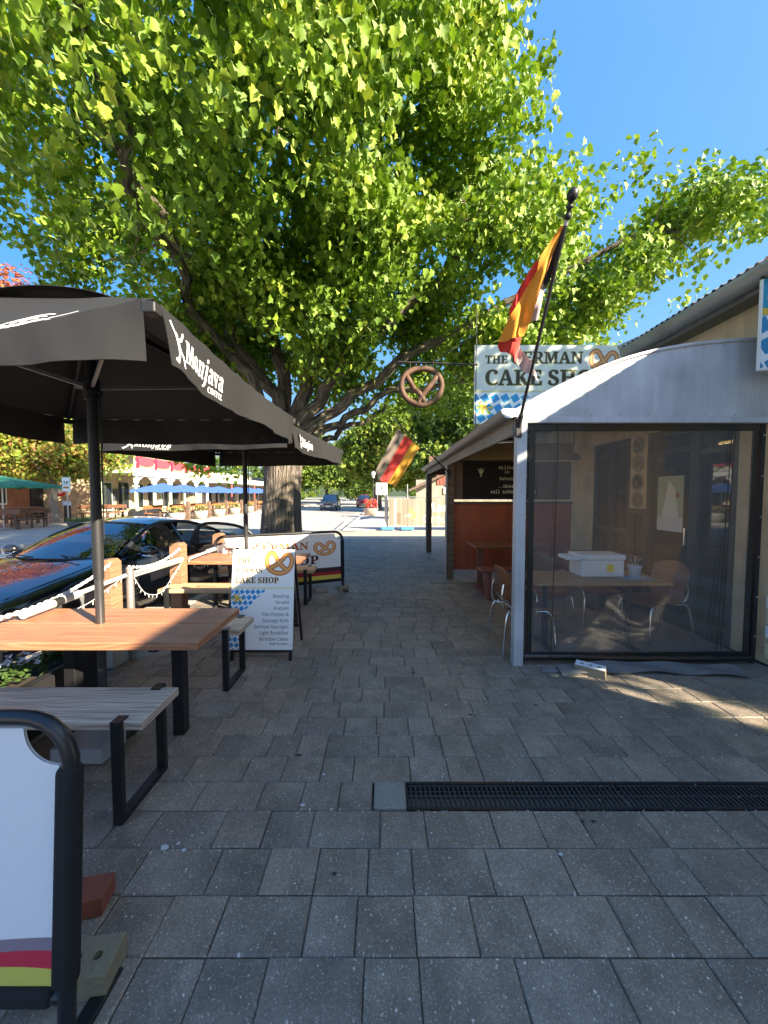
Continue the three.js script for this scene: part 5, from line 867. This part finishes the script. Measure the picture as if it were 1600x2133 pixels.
// ---------- across the road ----------
{
  const hx = -17.2, d0 = 25.2, d1 = 35.8;
  const t = thing('hotel', 'two storey hotel with pale green verandah and red draped balcony', 'hotel', [0, 0, 0]);
  const creamW = mat({ color: lin(.60, .48, .32), roughness: .85, map: grimeMap }), mint = mat({ color: lin(.46, .58, .40), roughness: .6 });
  part('wall', [box(.3, 7.2, d1 - d0, hx - 2.6, 3.6, -(d0 + d1) / 2), box(6, 7.2, .3, hx - 5.6, 3.6, -d0 - .15), box(6, 7.2, .3, hx - 5.6, 3.6, -d1 + .15)], creamW, t);
  part('roof', [bar([hx - 8.5, 9, -(d0 + d1) / 2], [hx - 2.3, 7.1, -(d0 + d1) / 2], d1 - d0 + .6, .12)], MT.zinc, t);
  part('balcony_floor', box(2.9, .22, d1 - d0 + .4, hx - 1.15, 3.1, -(d0 + d1) / 2), mint, t);
  part('fascia', [box(.08, .34, d1 - d0 + .42, hx + .34, 2.98, -(d0 + d1) / 2), box(.12, .08, d1 - d0 + .5, hx + .36, 3.24, -(d0 + d1) / 2)], MT.white, t);
  part('balcony_roof', bar([hx - 2.5, 6.3, -(d0 + d1) / 2], [hx + .5, 5.7, -(d0 + d1) / 2], d1 - d0 + .6, .1), MT.zinc, t);
  part('roof_beam', box(.16, .3, d1 - d0 + .3, hx + .2, 5.55, -(d0 + d1) / 2), mint, t);
  const n = 5; for (let k = 0; k <= n; k++) {
    const d = d0 + .2 + k * (d1 - d0 - .4) / n;
    const p = part('post', [cyl(V(hx + .2, 0, d), V(hx + .2, 2.6, d), .13, .1, 12), box(.34, .12, .34, hx + .2, .06, -d), box(.3, .1, .3, hx + .2, 2.1, -d), box(.14, 2.3, .14, hx + .2, 4.3, -d), box(.2, .5, .2, hx + .2, 2.6, -d)], mint, t);
    for (const s of [-1, 1]) if (!(k === 0 && s < 0) && !(k === n && s > 0)) part('bracket', extr([[0, 0], [.75, 0], [.72, -.1], [.5, -.13], [.38, -.24], [.2, -.3], [.16, -.5], [0, -.55]], .06).rotateY(s > 0 ? Math.PI / 2 : -Math.PI / 2).translate(hx + .2 + (s > 0 ? -.03 : .03), 2.82, -d - s * .1), MT.white, p);
    part('bow', [rbox(.06, .3, .3, .05, hx + .36, 4.0, -d), bar([hx + .37, 3.9, -d], [hx + .37, 3.3, -d + .1], .1, .03), bar([hx + .37, 3.9, -d], [hx + .37, 3.35, -d - .1], .1, .03)], mat({ color: lin(.55, .02, .06), roughness: .7 }), t, 'red ribbon bow');
  }
  const bal = []; for (let d = d0 + .2; d < d1; d += .14) bal.push(cyl(V(hx + .2, 3.22, d), V(hx + .2, 4.15, d), .014, .014, 5)); bal.push(box(.07, .06, d1 - d0, hx + .2, 4.16, -(d0 + d1) / 2), box(.05, .04, d1 - d0, hx + .2, 3.35, -(d0 + d1) / 2));
  part('balustrade', bal, mint, t);
  for (let k = 0; k < n; k++) { const a = d0 + .3 + k * (d1 - d0 - .4) / n, w = (d1 - d0 - .4) / n - .2; part('drape', grid(24, 4, (u, v) => [hx + .28 + .015 * Math.sin(u * 60), 4.15 - .5 * (1 - v) - .12 * Math.sin(Math.PI * u) * (1 - v), -(a + w * u)], .004), mat({ color: lin(.48, .05, .07), roughness: .8 }), t); }
  for (let k = 0; k < 6; k++) { const d = d0 + 1 + k * 1.72; const f = part('window', [box(.12, 2.05, 1.0, hx - 2.44, 1.4, -d)], k % 2 ? MT.darkFrame : mint, t); part('pane', box(.02, 1.85, .8, hx - 2.36, 1.42, -d), mat({ color: lin(.02, .025, .03), roughness: .06 }), f); const g = part('window', box(.1, 1.7, .95, hx - 2.44, 4.7, -d), MT.white, t); part('pane', box(.02, 1.5, .75, hx - 2.37, 4.7, -d), mat({ color: lin(.02, .025, .03), roughness: .06 }), g); }
  part('menu_board', [box(.05, .9, .6, hx - 2.4, 1.5, -(d0 + 1.87))], mat({ color: lin(.06, .07, .08) }), t); part('menu_board', [box(.05, .5, .65, hx - 2.38, 1.9, -(d0 + 3.6))], MT.white, t);
  part('low_wall', [box(.25, .55, 3.4, hx + .6, .275, -(d0 + .6)), box(.3, .06, 3.5, hx + .6, .58, -(d0 + .6))], creamW, t);
}
{ // row of shops further along, low awning
  const t = thing('awning_shops', 'row of low shops with a long white awning past the hotel', 'shop building', [0, 0, 0]);
  part('wall', box(5, 4, 26, -21, 2, -49.6), mat({ color: lin(.5, .43, .33), map: grimeMap }), t);
  part('awning', [box(3.4, .12, 26, -17, 2.75, -49.6), box(.08, .5, 26, -15.28, 2.9, -49.6)], MT.white, t);
  for (let k = 0; k < 8; k++) { part('awning_post', box(.1, 2.7, .1, -15.4, 1.35, -(37.5 + k * 3.3)), mat({ color: lin(.4, .1, .1) }), t); const f = part('window', box(.08, 1.9, 2, -18.47, 1.25, -(38.6 + k * 3.1)), MT.darkFrame, t); part('pane', box(.03, 1.7, 1.8, -18.42, 1.3, -(38.6 + k * 3.1)), mat({ color: lin(.03, .03, .035), roughness: .08 }), f); }
}
{
  const t = thing('brick_building', 'orange brick building behind the autumn tree at left', 'building', [0, 0, 0]);
  const bm = mat({ color: lin(.40, .17, .09), roughness: .9, map: grimeMap });
  part('wall', [box(.3, 6, 14, -23.4, 3, -20.5), box(5, 6, .3, -26, 3, -27.4)], bm, t);
  part('roof', bar([-30, 8.4, -20.5], [-23.0, 6, -20.5], 14.6, .14), MT.zinc, t);
  for (const d of [18.5, 22.3]) { const f = part('window', box(.1, 1.6, .9, -23.22, 1.7, -d), MT.white, t); part('pane', box(.03, 1.4, .7, -23.16, 1.7, -d), mat({ color: lin(.03, .03, .035), roughness: .08 }), f); }
  part('door', box(.1, 2.1, 1.4, -23.22, 1.05, -25), MT.darkFrame, t);
  part('verandah_awning', [box(2, .1, 6, -22.4, 2.9, -24.3), box(.08, .3, 6, -21.4, 2.9, -24.3)], mat({ color: lin(.12, .06, .04) }), t);
}
function streetUmbrella(label, [x, d], col, group, H = 2.2, hw = 1.25) {
  const t = thing('street_umbrella', label, 'umbrella', [x, 0, d], .2, group), m = mat({ color: lin(...col), roughness: .8 });
  for (let k = 0; k < 4; k++) part('canopy_panel', grid(6, 4, (u, v) => { const w = hw * (1 - v), s = (u * 2 - 1) * w, a = k * Math.PI / 2; return [Math.cos(a) * w - Math.sin(a) * s, H - .42 * (1 - v) + .03 * Math.sin(Math.PI * u) * (1 - v) * 0, Math.sin(a) * w + Math.cos(a) * s]; }, .006), m, t);
  for (let k = 0; k < 4; k++) part('valance', grid(8, 1, (u, v) => { const s = (u * 2 - 1) * hw, a = k * Math.PI / 2; return [Math.cos(a) * hw - Math.sin(a) * s, H - .42 - .16 * (1 - v) * (.75 + .25 * Math.sin(u * 20)), Math.sin(a) * hw + Math.cos(a) * s]; }, .004), m, t);
  part('pole', cyl([0, 0, 0], [0, H, 0], .028), MT.white, t); part('base', cyl([0, 0, 0], [0, .06, 0], .3, .28, 16), MT.concrete, t); return t;
}
const BU = 'blue hotel umbrellas', ord = ['first', 'second', 'third', 'fourth', 'fifth', 'sixth', 'seventh'];
[[-13.1, 22], [-13.3, 24.6], [-13.3, 27.2], [-13.3, 29.8], [-13.2, 33.5], [-13.2, 36.3], [-13.2, 39]].forEach(([x, d], i) => streetUmbrella('blue street umbrella, ' + ord[i] + ' from the left in the hotel row', [x, d], [.045, .115, .40], BU));
streetUmbrella('dark green umbrella at the left edge across the road', [-16.9, 16.4], [.02, .17, .11], undefined, 2.35, 1.5);
function picnic(label, [x, d], turn, m, group) {
  const t = thing('picnic_table', label, 'table', [x, 0, d], turn, group);
  part('top', [0, 1, 2].map((k) => rbox(1.8, .04, .23, .006, 0, .74, (k - 1) * .24, 0, 0, 0, 1)), m, t);
  for (const s of [-1, 1]) part('bench_plank', rbox(1.8, .04, .26, .006, 0, .44, s * .68, 0, 0, 0, 1), m, t);
  for (const s of [-1, 1]) part('backrest', rbox(1.8, .22, .03, .006, 0, .78, s * .84, s * -.12, 0, 0, 1), m, t);
  for (const s of [-1, 1]) part('leg', [box(.06, .72, .08, s * .7, .36, 0), box(.06, .05, 1.6, s * .7, .40, 0), box(.05, .75, .05, s * .7, .42, .83), box(.05, .75, .05, s * .7, .42, -.83), box(.06, .42, .06, s * .7, .21, .68), box(.06, .42, .06, s * .7, .21, -.68)], MT.oldWood, t);
  return t;
}
const orange = mat({ color: lin(.42, .15, .05), roughness: .6, map: grimeMap });
const pk = picnic('orange timber setting under the first blue umbrella', [-12.9, 22], 1.57, orange, 'orange hotel settings');
[[24.6, 'second'], [27.2, 'third'], [29.8, 'fourth'], [33.5, 'fifth'], [36.3, 'sixth'], [39, 'seventh']].forEach(([d, w]) => copy(pk, [-12.9, 0, d], 1.57, 'orange timber setting under the ' + w + ' blue umbrella'));
const pb = picnic('brown picnic setting below the green umbrella', [-16.6, 16.6], .1, mat({ color: lin(.2, .09, .05), roughness: .7 }), 'brown picnic settings');
copy(pb, [-18.8, 0, 18.6], .2, 'brown picnic setting behind the one below the green umbrella'); copy(pb, [-17.4, 0, 22.9], .1, 'brown picnic setting between the parking sign and the hotel');
[[20.6, 'nearest'], [23.3, 'second'], [25.9, 'third'], [28.6, 'fourth'], [31.6, 'fifth']].forEach(([d, w]) => { const t = thing('barrel_planter', 'pale barrel planter on the far kerb, ' + w + ' of the row', 'planter', [-11.55, 0, d], 0, 'barrel planters on the far kerb'); part('tub', lathe([[0, 0], [.32, 0], [.4, .3], [.42, .5], [.38, .5], [.36, .42], [0, .42]], 18), mat({ color: lin(.5, .46, .4), map: grimeMap }), t); part('hoop', put(norm(new THREE.TorusGeometry(.4, .012, 5, 24)), 0, .3, 0, Math.PI / 2), MT.zinc, t); const q = rngOf(d * 10), gs = []; for (let k = 0; k < 60; k++) { const g = norm(plainLeaf.clone().scale(.14, .14, .14)); g.rotateX(q() * 2 - 1); g.rotateY(q() * 6.28); g.translate((q() - .5) * .6, .5 + q() * .28, (q() - .5) * .6); gs.push(g); } part('plants', gs, mat({ color: lin(.16, .16, .04), roughness: .8, side: THREE.DoubleSide }), t); });
[[21.9, 'first'], [24.5, 'second'], [27.2, 'third'], [30.1, 'fourth'], [33.4, 'fifth']].forEach(([d, w]) => { const t = thing('dark_bollard', 'dark timber bollard on the far kerb, ' + w + ' from the left', 'bollard', [-11.6, 0, d], 0, 'dark bollards on the far kerb'); part('shaft', rbox(.2, 1.05, .2, .02, 0, .525, 0), MT.oldWood, t); part('cap', extr([[-.1, 0], [.1, 0], [0, .07]], .2).translate(0, 1.05, -.1), MT.oldWood, t); });
{
  const t = thing('parking_sign', 'white parking sign on a thin pole before the autumn tree', 'sign', [-15.05, 0, 17.6]);
  part('pole', cyl([0, 0, 0], [0, 2.35, 0], .03), MT.galv, t); part('plate', rbox(.42, .7, .02, .008, 0, 2.0, .04), MT.white, t); part('printed_face', put(plate(.41, .69), 0, 2.0, .052), signMat(parkTex), t);
  const s = thing('dark_stand', 'black post carrying two small blue signs by the autumn tree', 'sign', [-17.3, 0, 20.2]); part('post', box(.22, 1.0, .2, 0, .5, 0), MT.black, s); part('sign_plate', [box(.22, .22, .02, -.04, 1.05, .11), box(.18, .22, .02, .2, 1.05, .11)], mat({ color: lin(.4, .55, .75) }), s);
  const r = thing('red_roundel', 'round red hanging sign under the brick building awning', 'sign', [-20.6, 1.75, 23.6]); part('disc', cyl([0, 0, 0], [0, 0, .04], .36, .36, 24), mat({ color: lin(.5, .03, .04) }), r); part('centre', cyl([0, 0, .04], [0, 0, .05], .17, .17, 20), MT.white, r); part('rod', cyl([0, .34, .02], [0, 1.15, .02], .015), MT.black, r);
  const p = thing('grass_planter', 'wide grey planter of low green grass behind the black sedan', 'planter', [-12.6, 0, 15.6]); part('bowl', lathe([[0, 0], [.45, 0], [.68, .42], [.64, .42], [0, .36]], 22), mat({ color: lin(.16, .15, .14) }), p); const q = rngOf(12), gs = []; for (let k = 0; k < 260; k++) { const a = q() * 6.28, rr2 = Math.sqrt(q()) * .62; gs.push(limb([[Math.cos(a) * rr2, .36, Math.sin(a) * rr2], [Math.cos(a) * rr2 * 1.1, .5 + q() * .12, Math.sin(a) * rr2 * 1.1]], [.012, .003], 3)); } part('grass', gs, mat({ color: lin(.10, .15, .03), roughness: .9 }), p);
}
// ---------- right side beyond the side street ----------
{
  const t = thing('construction_fence', 'temporary mesh fence with printed cloth across the side street', 'fence', [0, 0, 0]);
  const H = 1.42, d = 14.9 + .95;
  const mesh = (a, b) => { const L = a.distanceTo(b), u = b.clone().sub(a).normalize(), gs = []; for (let s = 0; s <= L; s += .12) { const p = a.clone().addScaledVector(u, s); gs.push(cyl([p.x, .1, p.z], [p.x, H, p.z], .004, .004, 4)); } for (let y = .2; y < H; y += .2) gs.push(cyl([a.x, y, a.z], [b.x, y, b.z], .004, .004, 4)); return gs; };
  const corner = V(.15, 0, 15.9), mid = V(1.0, 0, 15.85), e = V(5.6, 0, 15.75), bk = V(.05, 0, 21);
  part('mesh_panel', mesh(corner, mid), MT.galv, t); part('mesh_panel', mesh(mid, e), MT.galv, t); part('mesh_panel', mesh(corner, bk), MT.galv, t);
  for (const p of [corner, mid, V(3.3, 0, 15.8), e, bk]) part('fence_post', cyl([p.x, .08, p.z], [p.x, H + (p === mid ? .55 : .06), p.z], .024), MT.galv, t);
  part('top_rail', [cyl([corner.x, H, corner.z], [e.x, H, e.z], .02), cyl([corner.x, H, corner.z], [bk.x, H, bk.z], .02)], MT.galv, t);
  part('printed_cloth', grid(40, 4, (u, v) => [.2 + 5.3 * u, .2 + 1.15 * v, -15.82 + .15 * 0 - .0 + .05 * (u - .5) + .05 + .015 * Math.sin(u * 40)]), mat({ map: fenceTex, roughness: .8, side: THREE.DoubleSide }), t);
  [[1.0, 15.85, 'blue plastic fence foot in the sun below the mesh fence'], [.15, 15.95, 'blue plastic fence foot at the corner of the mesh fence']].forEach(([x, dd, l]) => solo('fence_foot', rbox(.55, .13, .24, .03, x, .065, -(dd - .02)), mat({ color: lin(.06, .22, .5), roughness: .5 }), l, 'fence foot', 'blue fence feet'));
  const h = thing('site_hut', 'reddish shed with low roof behind the construction fence', 'shed', [3.8, 0, 22]);
  part('wall', [box(5, 2.4, .15, .6, 1.2, 0)], mat({ color: lin(.35, .3, .24), map: grimeMap }), h); part('upper_cladding', Array.from({ length: 25 }, (_, k) => box(.16, 1.3, .05, -.6 + k * .19, 2.75, .1)), mat({ color: lin(.22, .07, .05) }), h); part('roof', bar([-2.4, 1.75, 0], [.3, 3.0, 0], 3, .1), MT.oldWood, h);
  part('notice', [box(.7, .35, .03, .2, 2.2, .14), box(.55, .4, .03, .0, 1.75, .14)], MT.white, h); part('sun_emblem', put(norm(new THREE.CircleGeometry(.15, 12)), 0, 1.76, .158), mat({ color: lin(.7, .35, .03) }), h);
  const s = thing('pedestrian_sign', 'white pedestrian sign on two poles by the far kerb', 'sign', [-.25, 0, 31]); part('pole', cyl([-.3, 0, 0], [-.3, 2.4, 0], .03), MT.galv, s); part('pole', cyl([.35, 0, 0], [.35, 2.0, 0], .03), MT.galv, s); part('plate', rbox(.95, 1.0, .03, .01, .05, 2.0, .04), MT.white, s); part('printed_face', put(plate(.92, .97), .05, 2.0, .057), signMat(walkTex), s);
  const l = thing('street_lamp', 'old style lantern street lamp beside the pedestrian sign', 'street lamp', [-.95, 0, 33]); part('post', cyl([0, 0, 0], [0, 3.0, 0], .06, .04), MT.black, l); part('lantern', lathe([[0, 0], [.12, 0], [.22, .4], [.24, .42], [.1, .56], [0, .62]], 6).translate(0, 3.0, 0), mat({ color: lin(.5, .5, .48), roughness: .3 }), l);
  const p = thing('flower_barrel', 'pale tub of red flowers at the far right kerb', 'planter', [-1.0, 0, 27.5]); part('tub', lathe([[0, 0], [.42, 0], [.6, .5], [.55, .5], [0, .42]], 18), mat({ color: lin(.5, .42, .33), map: grimeMap }), p); const q = rngOf(44), gr = [], fl = []; for (let k = 0; k < 120; k++) { const g = norm(plainLeaf.clone().scale(.2, .2, .2)); g.rotateX(q() * 2 - 1); g.rotateY(q() * 6.28); g.translate((q() - .5) * .9, .5 + q() * .55, (q() - .5) * .9); (k % 3 ? fl : gr).push(g); } part('leaves', gr, mat({ color: lin(.08, .14, .03), side: THREE.DoubleSide }), p); part('flowers', fl, mat({ color: lin(.55, .03, .03), side: THREE.DoubleSide }), p);
}
// trees in the yard behind the shop: they dapple the roof sign and the patch of sun by the blind
smallTree('yard_tree', 'leafy yard tree behind the shop that dapples the roof sign', [7.4, 3.1], { seed: 501, trunkH: 4.6, tr: .14, geo: plainLeaf, size: .16, clusters: 130, per: 16, spread: .32, pal: G2, gap: -.3, blobs: [[7.0, 6.0, 2.6, 1.5, 1.1, 1.3, 10]] });
smallTree('yard_tree', 'low yard tree in the gap beside the shop that dapples the paving', [9.6, -2.4], { seed: 502, trunkH: 2.6, tr: .1, geo: plainLeaf, size: .16, clusters: 36, per: 14, spread: .3, pal: G2, gap: -.3, blobs: [[9.0, 3.9, -2.0, .9, .9, 1.4, 10]] });
struct('hill', [grid(60, 6, (u, v) => [-260 + 520 * u, -1 + v * (16 + 7 * noise.noise(u * 6, 1, 2) + 3 * noise.noise(u * 23, 5, 2)), -210 - 60 * v])], mat({ color: lin(.03, .05, .022), roughness: 1 }));
renderer.render(scene, camera);
